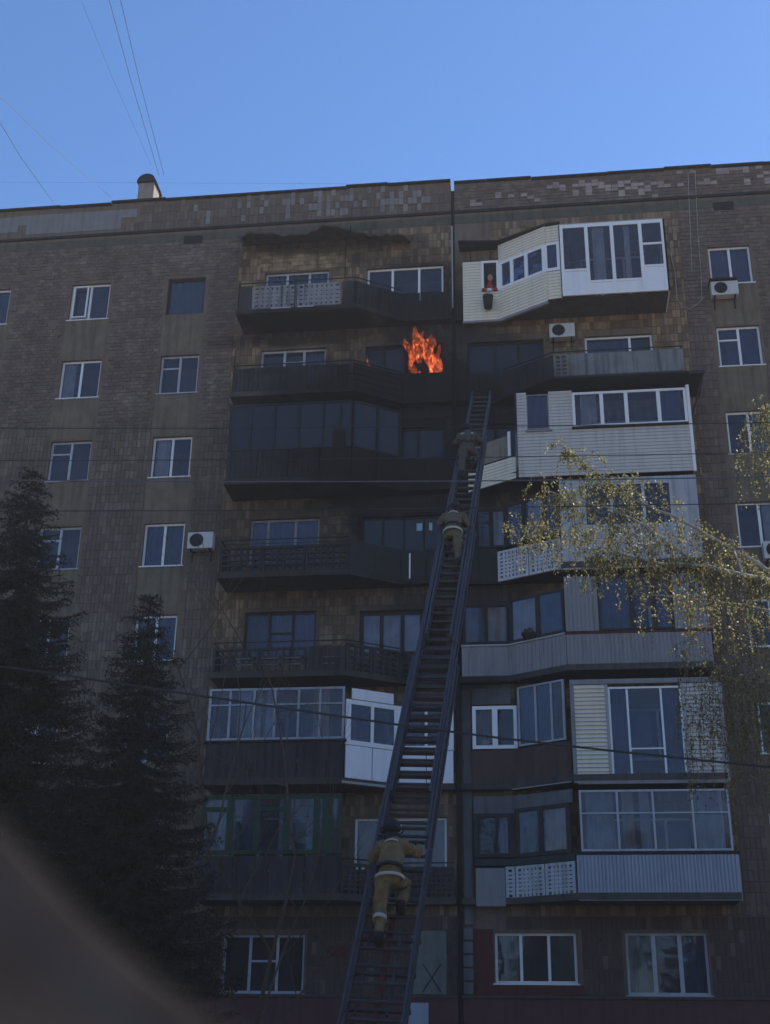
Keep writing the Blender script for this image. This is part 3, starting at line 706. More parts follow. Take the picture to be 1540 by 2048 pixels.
z = ZH[1]-2.21
b = slabR(1, 'open balcony with grey concrete railing', x1=4.36)
panels(RF, b, M_rail, 1.2, 4.33, z+.14, z+.88, panel=.8, gap=.004); lattice(RF, b, M_rail, .72, 1.18, z+.14, z+.9, panel=.5)
panels(RG, b, M_raild, -.75, .72, z+.14, z+.88, panel=.75); panels(RN, b, M_raild, -2.06, -.75, z, z+.9, panel=.65, rib=.12)
panels(RS, b, M_rail, .02, 1.05, z+.14, z+.88); rail([(RG, -.75, .72), (RF, .72, 4.33), (RS, 0, 1.05)], b, z+.98)
MB().prism([(-1.3, -.02), (-.4, -.7), (.6, -1.45), (4.82, -1.45), (4.82, -.02)], z-.09, z-.04).build('awning_roof', M_dark, b)
mb = MB(); mb.box(4.4, 4.82, -1.45, -1.42, z-.12, z-.09); mb.tube([(4.8, -1.43, z-.1), (4.55, -.05, z-.75)], .025, 5); mb.build('awning_edge', M_slab, b)

z = ZH[2]-2.21
PR2 = Face(-.37, -1.1, 4.37, -1.1); G2 = Face(-1.75, -.28, -.37, -1.1)
b = slab(BR, [(XJ1+.02, 0), (XJ1+.02, -.25), (-1.75, -.25), (-.37, -1.12), (4.36, -1.12), (4.36, 0)], z-.02, z+.12, 'balcony closed with greyish white siding and one long white window')
siding(PR2, 'siding', M_side2, b, -.37, 4.37, z-.12, z+2.5, .1, .02, holes=[(-.07, .55, z+1.33, z+2.42), (1.2, 4.3, z+1.33, z+2.42)])
fbox(PR2, 'corner_trim', M_white, b, 4.32, 4.40, z-.14, z+2.5, .0, .045); fbox(PR2, 'corner_trim', M_whiteS, b, -.41, -.34, z-.14, z+2.5, .0, .045)
window(PR2, b, 1.2, 4.3, z+1.33, z+2.42, [2.0, 2.67, 3.55], (), M_white, fw=.07, mw=.1, o=.03, sub=True, curt=[(M_curt, .05, .2), (M_curtd, .78, .98)])
fbox(PR2, 'sill', M_dark, b, 1.16, 4.3, z+1.27, z+1.325, -.0, .1)
window(PR2, b, -.07, .55, z+1.33, z+2.42, [], (), M_corr, fw=.03, o=.02, sub=True, curt=M_curtd); fbox(PR2, 'sill', M_corr, b, -.12, .62, z+1.24, z+1.28, 0, .09)
siding(G2, 'siding', M_side, b, -1.75, -.37, z-.12, z+.55, .1, .01)
fbox(G2, 'grimy_panel', mk('grimy_cream', (.22, .19, .15), .8, .35, 3, soot=False), b, -1.7, -.55, z+.6, z+1.25, -.02, 0); fbox(G2, 'post', M_white, b, -.6, -.53, z+.6, z+1.35, 0, .04)
RSd = Face(4.37, -1.12, 4.37, -.02); siding(RSd, 'siding', M_side2, b, 0, 1.1, z-.12, z+2.5, .1, 0)
for x_ in (-1.4, -1.0): MB().tube([RN.pt(x_, z+1.2, -.02), RN.pt(x_, z+2.3, -.02)], .015, 5).build('rail_post', M_dark, b)

z = ZH[3]-2.21
b = slabR(3, 'balcony with pale grey closed front, half behind the birch')
hl = [(1.36, 3.7, z+1.15, z+2.42)]
mb = MB()
for a_, b_, c_, d_ in ((.73, 1.36, z-.05, z+2.56), (3.7, 4.36, z-.05, z+2.56), (1.36, 3.7, z-.05, z+1.15), (1.36, 3.7, z+2.42, z+2.56)): RF.box(mb, a_, b_, c_, d_, -.03, .012)
mb.build('front_panel', mk('pale_grey_panel', (.40, .41, .43), .7, .15, 2, soot=False, grime=.35), b)
window(RF, b, 1.36, 3.7, z+1.15, z+2.42, [2.1, 2.95], (), M_whiteS, fw=.06, o=0, sub=True)
RS3 = Face(4.36, -1.1, 4.36, -.02); fbox(RS3, 'side_panel', MATS['pale_grey_panel'], b, .0, 1.08, z-.05, z+2.56, -.03, 0)
window(RN, b, -2.0, -.75, z+1.0, z+2.15, [-1.55, -1.15], (), M_gfr if 0 else M_bfr, mw=.12, o=0, sub=True, curt=[(M_curtd, 0, .3), (M_curt, .75, 1)])
window(RG, b, -.75, .7, z+1.0, z+2.25, [-.25, .3], (), M_bfr, mw=.12, o=0, sub=True, curt=[(M_curt, .4, .7)])
panels(RN, b, M_dgreen, -2.0, -1.0, z-.05, z+.98, panel=.5, th=.03)
fr = Face(-1.0, -.27, .70, -1.12); lattice(fr, b, mk('white_relief', (.5, .5, .52), .8, .25, 4, soot=False), -1.0, .70, z-.02, z+.85, o=.02, p=.1, bar=.06, panel=.9); fbox(fr, 'backing', M_corr, b, -1.0, .7, z, z+.83, -.06, -.045)

z = ZH[4]-2.21
b = slabR(4, 'balcony with ribbed grey sheet below brown framed glazing')
corrug(RF, 'corrugated_sheet', M_corr, b, .74, 4.42, z+.0, z+.97, .1, .012); corrug(RG, 'corrugated_sheet', M_corr, b, -.75, .72, z+.0, z+.97, .1, .012); corrug(RN, 'corrugated_sheet', M_corr, b, -2.0, -.75, z+.0, z+.97, .1, .012)
fbox(RG, 'cap', M_cablew, b, -.75, .72, z+.975, z+1.02, -.04, .04); fbox(RN, 'cap', M_cablew, b, -2.02, -.75, z+.975, z+1.02, -.04, .04); fbox(RF, 'cap', M_redd, b, .72, 4.42, z+.975, z+1.02, -.04, .04)
window(RN, b, -1.95, -.75, z+1.05, z+2.15, [-1.35], (), M_bfr, mw=.1, sub=True, curt=[(M_corr, 0, .45), (M_curtb, .5, 1)])
window(RG, b, -.72, .70, z+1.05, z+2.25, [.02], (), M_bfr, mw=.1, sub=True, curt=[(M_curt, 0, .5), (M_curtd, .55, 1)])
corrug(RF, 'corrugated_sheet', M_corr, b, .74, 1.58, z+1.05, z+2.55, .1, .012); fbox(RF, 'upper_panel', M_corr, b, 3.5, 4.36, z+1.05, z+2.55, -.02, .008)
window(RF, b, 1.6, 3.48, z+1.05, z+2.55, [2.45, 3.0], (), M_bfr, mw=.14, sub=True, pane=GL, curt=[(M_curtd, 0, .45), (M_curtd, .75, 1)])
RS4 = Face(4.40, -1.1, 4.40, -.02); corrug(RS4, 'corrugated_sheet', M_corr, b, 0, 1.08, z, z+.97)

z = ZH[5]-2.21
b = slabR(5, 'balcony with ribbed cream siding either side of a tall white framed window', x1=4.45)
siding(RF, 'siding', M_side, b, .86, 1.62, z+.12, z+2.42, .105, .01, lip=.04); siding(RF, 'siding', M_side2, b, 3.55, 4.45, z+.12, z+2.42, .105, .01, lip=.04)
fbox(RF, 'post', M_corr, b, .76, .86, z-.05, z+2.5, -.03, .04); fbox(RF, 'post', M_cablew, b, 4.40, 4.50, z-.05, z+2.4, 0, .05); fbox(RF, 'post', M_cablew, b, 1.62, 1.70, z+.1, z+2.42, 0, .04); fbox(RF, 'post', M_cablew, b, 3.5, 3.57, z+.1, z+2.42, 0, .04)
window(RF, b, 1.70, 3.5, z+.1, z+2.35, [2.17, 3.0], [(1, z+.78)], M_white, fw=.05, mw=.05, o=.02, sub=True, curt=[(M_curtd, 0, .28), (M_curtd, .72, 1)])
fbox(RF, 'base_band', M_corr, b, .86, 4.48, z-.08, z+.1, -.03, .04); fbox(RF, 'top_band', M_corr, b, .76, 4.4, z+2.43, z+2.55, -.03, .05)
corrug(RG, 'brown_sheet', M_brown, b, -.75, .72, z+.02, z+1.0, .2, .004); corrug(RN, 'brown_sheet', M_brown, b, -1.78, -.75, z+.02, z+1.0, .2, .004)
window(RN, b, -1.75, -.6, z+1.03, z+2.15, [-1.17], (), M_white, fw=.09, mw=.14, o=.03, sub=True, curt=[(M_curt, 0, .5)])
window(RG, b, -.56, .62, z+1.05, z+2.6, [-.1, .3], (), M_whiteS, fw=.045, mw=.045, o=.03, sub=True, curt=[(M_curtd, 0, .7)])
fbox(RN, 'top_panel', M_pil, b, -1.75, -.75, z+2.2, z+2.62, -.03, 0); mb = MB(); mb.tube([RG.pt(-.75, z-.02, .05), RG.pt(.72, z-.02, .05)], .015, 5); mb.build('trim', M_cablew, b)
RS5 = Face(4.45, -1.1, 4.45, -.02); siding(RS5, 'siding', M_side2, b, 0, 1.08, z-.05, z+2.42, .105, 0, lip=.03)

z = ZH[6]-2.21
b = slabR(6, 'lowest right balcony with pale blue ribbed sheet under old glazing', x1=4.5)
corrug(RF, 'corrugated_sheet', M_corrb, b, .74, 4.52, z-.02, z+1.03, .085, .02, o=.02)
fbox(RF, 'cap', M_dark, b, .7, 4.54, z+1.035, z+1.1, -.05, .05)
window(RF, b, .86, 4.42, z+1.12, z+2.58, [1.77, 2.62, 3.55], [(i, z+2.02) for i in range(4)], M_whiteS, fw=.05, mw=.05, sub=True, curt=[(M_curt, .03, .22), (M_curtb, .28, .36), (M_curt, .4, .47), (M_curt, .78, .97)])
RS6 = Face(4.5, -1.1, 4.5, -.02); corrug(RS6, 'corrugated_sheet', M_corrb, b, 0, 1.08, z-.02, z+1.03)
lattice(RG, b, MATS['white_relief'], -.95+.2, .7, z+.1, z+.9, p=.1, bar=.065, panel=.75, o=.01); fbox(RG, 'backing', M_raild, b, -.75, .7, z+.1, z+.88, -.07, -.055)
fbox(RN, 'white_board', M_corr, b, -1.72, -1.0, z-.05, z+.86, .0, .04, bevel=.01); lattice(RN, b, MATS['white_relief'], -1.0, -.75, z+.1, z+.9, p=.1, bar=.065, panel=.3)
fbox(RG, 'cap', M_dgreen, b, -.75, .72, z+.92, z+1.08, -.05, .03); fbox(RN, 'cap', M_dgreen, b, -1.75, -.75, z+.92, z+1.08, -.05, .03)
window(RN, b, -1.75, -.75, z+1.12, z+2.2, [-1.1+.25], (), M_bfr, mw=.12, fw=.1, sub=True, curt=[(mk('dull_green_cloth', (.14, .14, .1), .9, .4, 4, soot=False), 0, .7)])
window(RG, b, -.74, .62, z+1.1, z+2.3, [-.1], (), M_bfr, mw=.12, fw=.1, sub=True, curt=[(MATS['dull_green_cloth'], .0, .4), (M_curtb, .55, 1)])
fbox(RG, 'top_panel', M_pil, b, -.75, .7, z+2.3, z+2.62, -.03, 0); fbox(RN, 'top_panel', M_pil, b, -1.75, -.75, z+2.2, z+2.62, -.03, 0)

# chimney (ventilation shaft with curved metal cap) on the left roof
ch = MB().box(-13.07, -12.52, 1.6, 2.3, 26.9, 29.72).build('chimney', mk('chimney_plaster', (.30, .245, .21), .9, .25, 3, soot=False), BL)
mb = MB(); vs = []; n = 12
for i in range(n+1):
    t = math.pi*i/n; vs += [(-12.795-.33*math.cos(t), 1.52, 29.73+.33*math.sin(t)), (-12.795-.33*math.cos(t), 2.4, 29.73+.33*math.sin(t))]
mb.add(vs, [(2*i, 2*i+2, 2*i+3, 2*i+1) for i in range(n)]+[tuple(range(0, 2*n+2, 2))[::-1], tuple(range(1, 2*n+2, 2)), (0, 1, 2*n+1, 2*n)])
mb.build('chimney_cap', M_dark, ch)
mb = MB(); mb.tube([(-12.48, 1.5, 29.75), (-12.25, 1.55, 29.2), (-12.2, 1.6, 27)], .04, 6); mb.build('chimney_stay', M_dark, ch)

# ------------------------------------------------------------------ air conditioners
def aircon(x0, x1, z0, z1, label, d=.32, hood=False, y=0):
    cx = (x0+x1)/2; t = empty('air_conditioner', (cx, y, z0), label, 'air conditioner', 'air conditioner units on the facade')
    MB().box(x0, x1, y-d, y-.06, z0, z1).build('casing', M_ac, t, bevel=.02)
    fx = x0+(x1-x0)*.36; fz = (z0+z1)/2; r = (z1-z0)*.40
    mb = MB(); mb.tube([(fx, y-d-.004, fz), (fx, y-d-.012, fz)], r, 24); mb.build('fan_opening', M_blk, t)
    mb = MB()
    for k in range(4): 
        rr = r*(.3+.22*k); mb.tube([(fx+rr*math.cos(a), y-d-.02, fz+rr*math.sin(a)) for a in [i*math.pi/10 for i in range(21)]], .004, 4, False)
    for k in range(6): mb.tube([(fx, y-d-.02, fz), (fx+r*math.cos(k*math.pi/3), y-d-.02, fz+r*math.sin(k*math.pi/3))], .004, 4)
    mb.build('fan_grille', M_raild, t)
    mb = MB()
    for xx in (x0+.1, x1-.1): mb.box(xx-.02, xx+.02, y-d, y-.0, z0-.03, z0-.001); mb.box(xx-.02, xx+.02, y-.03, y, z0-.3, z0-.03)
    mb.build('bracket', M_dark, t)
    if hood: MB().box(x0-.03, x1-.02, y-d-.08, y, z1+.02, z1+.06).build('hood', M_dark, t)
aircon(5.42, 6.2, 22.65, 23.12, 'air conditioner under a dark hood below the top right window', hood=True)
aircon(.68, 1.42, 21.5, 21.97, 'air conditioner right beneath the white glazed top balcony')
aircon(-9.72, -8.98, 15.2, 15.7, 'air conditioner on the brown wall left of the balconies')
aircon(6.05, 6.8, 14.35, 14.85, 'pale air conditioner under the right window behind birch leaves')

# cables on the right facade
def wire(name, pts, r, mat, label, cat='cable', group=None):
    o = MB().tube(pts, r, 5).build(name, mat); tag(o, label, cat, group); return o
q = lambda u, v, d=.05: tuple(at(u, v, d))
wire('facade_cable', [q(1376, 345), q(1380, 450), q(1384, 545)], .009, M_cablew, 'left of two thin pale cables hanging down the right parapet')
wire('facade_cable', [q(1390, 342), q(1396, 470), q(1402, 545), q(1404, 600)], .009, M_cablew, 'longer right one of two thin cables hanging down the right parapet')
wire('facade_cable', [q(1340, 505), q(1350, 545), q(1354, 598), q(1366, 615), q(1380, 618), q(1396, 607), q(1408, 595)], .012, M_cablew, 'pale cable looping from the white top balcony to the air conditioner')

# ------------------------------------------------------------------ fire
def flame_mat():
    m = bpy.data.materials.new('flame'); m.use_nodes = True; nt = m.node_tree; L = nt.links; nt.nodes.remove(nt.nodes['Principled BSDF'])
    geo = N(nt, 'ShaderNodeNewGeometry'); mp = N(nt, 'ShaderNodeMapping'); mp.inputs['Scale'].default_value = (6.5, 4, 3.4); L.new(geo.outputs['Position'], mp.inputs[0])
    nz = N(nt, 'ShaderNodeTexNoise'); nz.inputs['Scale'].default_value = 1.4; nz.inputs['Detail'].default_value = 4; nz.inputs['Distortion'].default_value = 1.2; L.new(mp.outputs[0], nz.inputs['Vector'])
    lw = N(nt, 'ShaderNodeLayerWeight'); lw.inputs[0].default_value = .35
    f = math_(nt, 'SUBTRACT', math_(nt, 'MULTIPLY', nz.outputs[0], 1.9), math_(nt, 'MULTIPLY', lw.outputs['Facing'], .62))
    rp = N(nt, 'ShaderNodeValToRGB'); e = rp.color_ramp.elements
    e[0].position = .38; e[0].color = (.06, .003, .002, 1); e[1].position = 1.05; e[1].color = (.66, .15, .05, 1); k = e.new(.68); k.color = (.40, .036, .011, 1)
    L.new(f, rp.inputs[0]); em = N(nt, 'ShaderNodeEmission'); L.new(rp.outputs[0], em.inputs[0]); em.inputs[1].default_value = .22
    tr = N(nt, 'ShaderNodeBsdfTransparent'); ms = N(nt, 'ShaderNodeMixShader')
    L.new(math_(nt, 'MULTIPLY', math_(nt, 'SUBTRACT', f, .55), .6, True), ms.inputs[0]); L.new(tr.outputs[0], ms.inputs[1]); L.new(em.outputs[0], ms.inputs[2]); L.new(ms.outputs[0], nt.nodes['Material Output'].inputs[0])
    n3 = N(nt, 'ShaderNodeTexNoise'); n3.inputs['Scale'].default_value = 1.1; n3.inputs['Detail'].default_value = 5; n3.inputs['Distortion'].default_value = 1.6; L.new(mp.outputs[0], n3.inputs['Vector'])
    g = math_(nt, 'MULTIPLY', math_(nt, 'SUBTRACT', n3.outputs[0], .46), 4.0, True)
    r2 = N(nt, 'ShaderNodeValToRGB'); e = r2.color_ramp.elements; e[0].position = 0; e[0].color = (.8, .02, .01, 1); e[1].position = 1; e[1].color = (1, .30, .09, 1); k = e.new(.4); k.color = (1, .10, .03, 1)
    L.new(g, r2.inputs[0]); ve = N(nt, 'ShaderNodeEmission'); L.new(r2.outputs[0], ve.inputs[0]); L.new(math_(nt, 'MULTIPLY', math_(nt, 'POWER', g, 1.6), 6.5), ve.inputs[1]); L.new(ve.outputs[0], nt.nodes['Material Output'].inputs['Volume'])
    return m
M_fl = flame_mat()
fire = empty('fire', (-2.95, 0, 20.5), 'orange flames bursting from the window beside the joint', 'fire')
def tongue(u, v0, v1, d, wpx, lean):
    a = at(u, v0, d); c = at(u+lean, v1, d+.1); hgt = c.z-a.z; wd = wpx/72
    mb = MB(); n, m = 12, 10; vs = []; ph = random.random()*6
    for i in range(n+1):
        t = i/n; r = wd/2*(math.sin(math.pi*min(1, t*.82+.14))**.8)*(1-.35*t)+.004; 
        cx = a.x+(c.x-a.x)*t+.12*wd*math.sin(t*7+ph); cyy = a.y-.1*t+.04*math.sin(t*5+ph)
        for k in range(m):
            th = 2*math.pi*k/m; rr = r*1.3*(1+.3*math.sin(th*2+t*6+ph)); vs.append((cx+rr*math.cos(th), cyy+rr*.6*math.sin(th), a.z+hgt*t))
    mb.add(vs, [(i*m+k, i*m+(k+1) % m, (i+1)*m+(k+1) % m, (i+1)*m+k) for i in range(n) for k in range(m)]+[tuple(range(m-1, -1, -1)), tuple(n*m+k for k in range(m))])
    mb.build('flame', M_fl, fire, smooth=True)
for a in ((872, 754, 700, -.05, 22, -6), (866, 740, 684, .0, 20, -20), (848, 712, 664, .1, 20, -12), (828, 716, 684, .1, 26, 6), (832, 702, 650, .18, 12, -4), (822, 730, 690, .0, 18, 10), (846, 700, 668, .05, 16, 18), (856, 726, 694, .02, 22, 6), (838, 752, 740, .0, 8, 0), (866, 754, 722, .05, 18, 4), (838, 725, 676, .05, 14, -4), (737, 735, 716, -.1, 5, -3), (806, 690, 682, .2, 6, -3),
          (818, 704, 676, .12, 12, -10), (862, 700, 672, .15, 12, 6), (876, 745, 690, .1, 14, 2), (826, 745, 715, .1, 14, -4), (842, 684, 662, .22, 9, 4)): tongue(*a)

# ------------------------------------------------------------------ aerial ladder
LB = Vector((-2.25, -15.2, 2.3)); LT = Vector((-1.22, -2.15, 18.7)); LA = (LT-LB).normalized(); LX = Vector((1, 0, 0)); LX = (LX-LA*LX.dot(LA)).normalized(); LNn = LX.cross(LA).normalized()
if LNn.y > 0: LNn = -LNn
LL = (LT-LB).length
lad = empty('aerial_ladder', (LB.x, LB.y, 0), 'long grey steel turntable ladder leaning up to the burning floor', 'ladder')
def L3(s, x, n=0): return LB+LA*s+LX*x+LNn*n
def obox(mb, s0, s1, x0, x1, n0, n1):
    return mb.hexa([L3(s0, x0, n1), L3(s0, x1, n1), L3(s0, x1, n0), L3(s0, x0, n0), L3(s1, x0, n1), L3(s1, x1, n1), L3(s1, x1, n0), L3(s1, x0, n0)])
secs = [(-1.0, 8.0, .80, .0, .20), (3.2, 13.0, .70, .05, .17), (4.2, 17.6, .61, .10, .14), (8.6, LL-.55, .47, .15, .12)]
rp = MB(); rp.add([], [])
for si, (s0, s1, wd, off, ht) in enumerate(secs):
    for sgn in (-1, 1):
        x = sgn*wd/2; mb = MB()
        obox(mb, s0, s1, x-.028, x+.028, off-.05, off+.03)              # lower chord
        obox(mb, s0, s1, x-.018, x+.018, off+ht, off+ht+.035)           # upper chord
        mb.build('rail', M_steel, lad)
        mb = MB(); n = int((s1-s0)/.6)
        for i in range(n):
            a = s0+(s1-s0)*i/n; c = s0+(s1-s0)*(i+.5)/n; e_ = s0+(s1-s0)*(i+1)/n
            mb.tube([L3(a, x, off+.02), L3(c, x, off+ht)], .011, 4); mb.tube([L3(c, x, off+ht), L3(e_, x, off+.02)], .011, 4)
        mb.build('lattice_brace', M_steel, lad)
    proto = None; s = s0+.15+si*.07; wdi = wd-.05
    while s < s1-.05:
        if proto is None:
            mb = MB(); mb.tube([-LX*(wdi/2), LX*(wdi/2)], .026, 6); proto = mb.build('rung', M_rung); o = proto
        else: o = proto.copy(); COL.objects.link(o)
        o.parent = lad; o.matrix_parent_inverse = Matrix.Translation(-lad.location); o.location = L3(s, 0, off)
        s += .3
mb = MB(); obox(mb, -1, 1.9, -.05, .03, -.12, -.06); mb.build('red_hose_guide', M_redd, lad)
mb = MB()
for s in (.25, .85, 1.45): obox(mb, s, s+.05, -.44, .44, -.10, -.05)
obox(mb, .2, 1.7, .12, .16, -.1, -.06); obox(mb, .2, 1.7, -.3, -.26, -.1, -.06)
mb.build('extension_frame', M_rung, lad)
mb = MB(); mb.tube([L3(-1, 0, -.3), (LB.x, LB.y-.9, .8)], .3, 12); mb.tube([(LB.x, LB.y-.9, .03), (LB.x, LB.y-.9, 1.0)], .75, 24); mb.build('turntable', M_redd, lad)

# ------------------------------------------------------------------ people
def skin_body(name, verts, edges, radii, mat, parent, sub=2):
    me = bpy.data.meshes.new(name); me.from_pydata([tuple(v) for v in verts], edges, []); me.materials.append(mat)
    o = bpy.data.objects.new(name, me); COL.objects.link(o)
    sk = o.modifiers.new('skin', 'SKIN'); sk.use_smooth_shade = True
    for i, r in enumerate(radii):
        d = me.skin_vertices[0].data[i]; d.radius = r if isinstance(r, tuple) else (r, r); d.use_root = (i == 0)
    ss = o.modifiers.new('sub', 'SUBSURF'); ss.levels = sub; ss.render_levels = sub
    if parent: o.parent = parent; o.matrix_parent_inverse = Matrix.Translation(-world_loc(parent))
    return o
def hand(base, dirn, side, par, mat, sc=1.0):
    """gloved hand closing round a rung: palm and five bent fingers"""
    base = Vector(base); dirn = Vector(dirn).normalized(); up = Vector((0, -.5, .85)); lat = dirn.cross(up).normalized()*side; up = lat.cross(dirn).normalized()*side
    V = [base, base+dirn*.05*sc, base+dirn*.095*sc]; E_ = [(0, 1), (1, 2)]; R_ = [(.03*sc, .022*sc), (.042*sc, .02*sc), (.04*sc, .017*sc)]
    for k, (ofs, ln) in enumerate(((-.033, .8), (-.011, .95), (.011, 1), (.033, .88))):
        b0 = base+dirn*.10*sc+lat*ofs*sc; b1 = b0+(dirn*.035-up*.012)*sc*ln; b2 = b1+(dirn*.008-up*.033)*sc*ln; b3 = b2+(-dirn*.02-up*.015)*sc*ln
        n = len(V); V += [b0, b1, b2, b3]; E_ += [(2, n), (n, n+1), (n+1, n+2), (n+2, n+3)]; R_ += [.0115*sc, .0105*sc, .0098*sc, .0085*sc]
    n = len(V); t0 = base+(dirn*.03-lat*.04)*sc; t1 = t0+(dirn*.03-lat*.018-up*.02)*sc; t2 = t1+(dirn*.02+lat*.01-up*.025)*sc
    V += [t0, t1, t2]; E_ += [(0, n), (n, n+1), (n+1, n+2)]; R_ += [.014*sc, .0125*sc, .011*sc]
    return skin_body('hand', V, E_, R_, mat, par, 1)
def ring(mb, c, ax, rx, ry, h, n=18, xd=Vector((1, 0, 0))):
    """band round a limb: c centre, ax axis"""
    ax = Vector(ax).normalized(); a = (xd-ax*xd.dot(ax)).normalized(); b_ = ax.cross(a); vs = []; c = Vector(c)
    for i in range(n):
        t = 2*math.pi*i/n; r = a*rx*math.cos(t)+b_*ry*math.sin(t)
        vs += [c+r-ax*h/2, c+r+ax*h/2, c+r*.9+ax*h/2, c+r*.9-ax*h/2]
    mb.add(vs, [(4*i+j, 4*((i+1) % n)+j, 4*((i+1) % n)+(j+1) % 4, 4*i+(j+1) % 4) for i in range(n) for j in range(4)])
def ellip(mb, c, rx, ry, rz, n=16, m=10, z0=-1., z1=1., tilt=0):
    c = Vector(c); vs = []
    for j in range(m+1):
        ph = math.asin(max(-1, min(1, z0+(z1-z0)*j/m)))
        for i in range(n):
            t = 2*math.pi*i/n; p = Vector((rx*math.cos(ph)*math.cos(t), ry*math.cos(ph)*math.sin(t), rz*math.sin(ph)))
            if tilt: p = Matrix.Rotation(tilt, 3, 'X') @ p
            vs.append(c+p)
    mb.add(vs, [(j*n+i, j*n+(i+1) % n, (j+1)*n+(i+1) % n, (j+1)*n+i) for j in range(m) for i in range(n)]+[tuple(range(n-1, -1, -1)), tuple(m*n+i for i in range(n))])
def firefighter(s, label, mat, mirror=1, xoff=0, bands=('hem', 'knee'), pack=False, shoulder=False, wide=.42, sc=1.0, off=.06):
    F0 = L3(s, xoff, off); root = empty('person', F0, label, 'person', 'firefighters climbing the ladder')
    P = lambda x, y, z: F0+Vector((x*mirror, y, z))*sc
    V = [P(0, .33, 1.0), P(0, .42, 1.16), P(0, .55, 1.34), P(0, .66, 1.47), P(0, .73, 1.57), P(0, .77, 1.66), P(0, .79, 1.74),
         P(-.10, .31, .93), P(-.115, .24, .52), P(-.11, .02, .12), P(-.11, .12, .05),
         P(.11, .36, .95), P(.19, .62, .93), P(.15, .42, .58), P(.15, .52, .50),
         P(-.19, .64, 1.45), P(-.25-wide*.18, .72, 1.27), P(-wide+.08, 1.0, 1.46),
         P(.19, .64, 1.45), P(.28+wide*.2, .80, 1.36), P(wide, 1.10, 1.56)]
    Ed = [(0, 1), (1, 2), (2, 3), (3, 4), (4, 5), (5, 6), (0, 7), (7, 8), (8, 9), (9, 10), (0, 11), (11, 12), (12, 13), (13, 14), (3, 15), (15, 16), (16, 17), (3, 18), (18, 19), (19, 20)]
    R_ = [(.17, .14), (.175, .145), (.19, .15), (.17, .13), (.07, .07), (.085, .095), (.08, .09), .12, .092, .068, .055, .12, .095, .07, .055, .095, .072, .05, .095, .072, .05]
    bo = skin_body('body', V, Ed, R_, mat, root, 3)
    tx = bpy.data.textures.get('folds') or bpy.data.textures.new('folds', 'CLOUDS'); tx.noise_scale = .11; tx.noise_depth = 2
    dm = bo.modifiers.new('folds', 'DISPLACE'); dm.texture = tx; dm.texture_coords = 'LOCAL'; dm.strength = .085; dm.mid_level = .5
    # helmet
    h = P(-.03, .80, 1.74); mb = MB(); ellip(mb, h, .135*sc, .155*sc, .15*sc, z0=-.25); ring(mb, h+Vector((0, -.02, -.03))*sc, (0, .15, 1), .175*sc, .195*sc, .018*sc, 20)
    mb.build('helmet', M_blk, root, smooth=True)
    mb = MB(); ellip(mb, h+Vector((0, -.06, -.13))*sc, .12*sc, .09*sc, .11*sc); mb.build('neck_guard', M_blk, root, smooth=True)
    mb = MB(); f = h+Vector((0, .06, -.09))*sc; ellip(mb, f, .075*sc, .085*sc, .1*sc); ellip(mb, f+Vector((0, .09, -.005))*sc, .014, .02, .022, 8, 6)
    for e_ in (-.03, .03): ellip(mb, f+Vector((e_, .075, .025))*sc, .013, .01, .009, 8, 6)
    for e_ in (-.078, .078): ellip(mb, f+Vector((e_, 0, 0))*sc, .012, .025, .032, 8, 6)
    mb.build('face', M_skin, root, smooth=True)
    # belt, boots, tape, gloves
    mb = MB(); ring(mb, P(0, .385, 1.10), (0, .5, 1), .205*sc, .178*sc, .055*sc); mb.build('belt', M_blk, root, smooth=True)
    for i, (a, b_) in enumerate(((9, 10), (13, 14))):
        mb = MB(); k = V[a]; t = V[b_]; mb.tube([k+(0, 0, .14*sc) if False else k+Vector((0, -.0, .10*sc)), k+Vector((0, 0, .03*sc)), k+Vector((0, 0, -.06*sc))], [.078*sc, .072*sc, .066*sc], 12)
        ellip(mb, (k+t)/2+Vector((0, .03, -.02))*sc, .058*sc, .15*sc, .055*sc); mb.build('boot', M_blk, root, smooth=True)
    if 'hem' in bands:
        mb = MB(); ring(mb, P(0, .33, .965), (0, .35, 1), .215*sc, .185*sc, .045*sc); mb.build('reflective_band', M_refl, root, smooth=True)
    if 'knee' in bands:
        mb = MB(); ring(mb, V[8]*.72+V[9]*.28, V[8]-V[9], .1*sc, .104*sc, .06*sc); mb.build('reflective_band', M_refl, root, smooth=True)
    if shoulder:
        for e_ in (-.1, .1): 
            mb = MB(); mb.tube([P(e_-.05, .40, 1.40), P(e_+.05, .40, 1.41)], .024*sc, 8); mb.build('shoulder_tape', M_refl, root, smooth=True)
    else:
        mb = MB(); ring(mb, P(0, .60, 1.475), (0, .7, 1), .13*sc, .12*sc, .03*sc); mb.build('collar_tape', M_refl, root, smooth=True)
    if pack:
        mb = MB(); mb.tube([P(.02, .22, 1.12), P(.02, .25, 1.16), P(.02, .42, 1.46), P(.02, .45, 1.5)], [.03*sc, .075*sc, .075*sc, .03*sc], 12); mb.build('air_cylinder', M_rung, root, smooth=True)
    hand(V[17], Vector((-.1*mirror, .8, .35)), -mirror, root, M_blk, sc*1.1); hand(V[20], Vector((0, .8, .45)), mirror, root, M_blk, sc*1.1)
firefighter(1.2, 'firefighter in tan jacket and black helmet, lowest on the ladder', M_turn, 1, .0, wide=.34)
firefighter(11.4, 'firefighter in olive jacket halfway up the ladder, arms wide', M_turn2, -1, 0, bands=('hem',), wide=.28)
firefighter(15.3, 'dark-clad firefighter with two bright shoulder marks nearest the ladder top', mk('turnout_cloth_black', (.07, .06, .05), .9, .3, 14, .3, soot=False, grime=0), 1, 0, bands=(), pack=True, shoulder=True, wide=.26, off=.2)

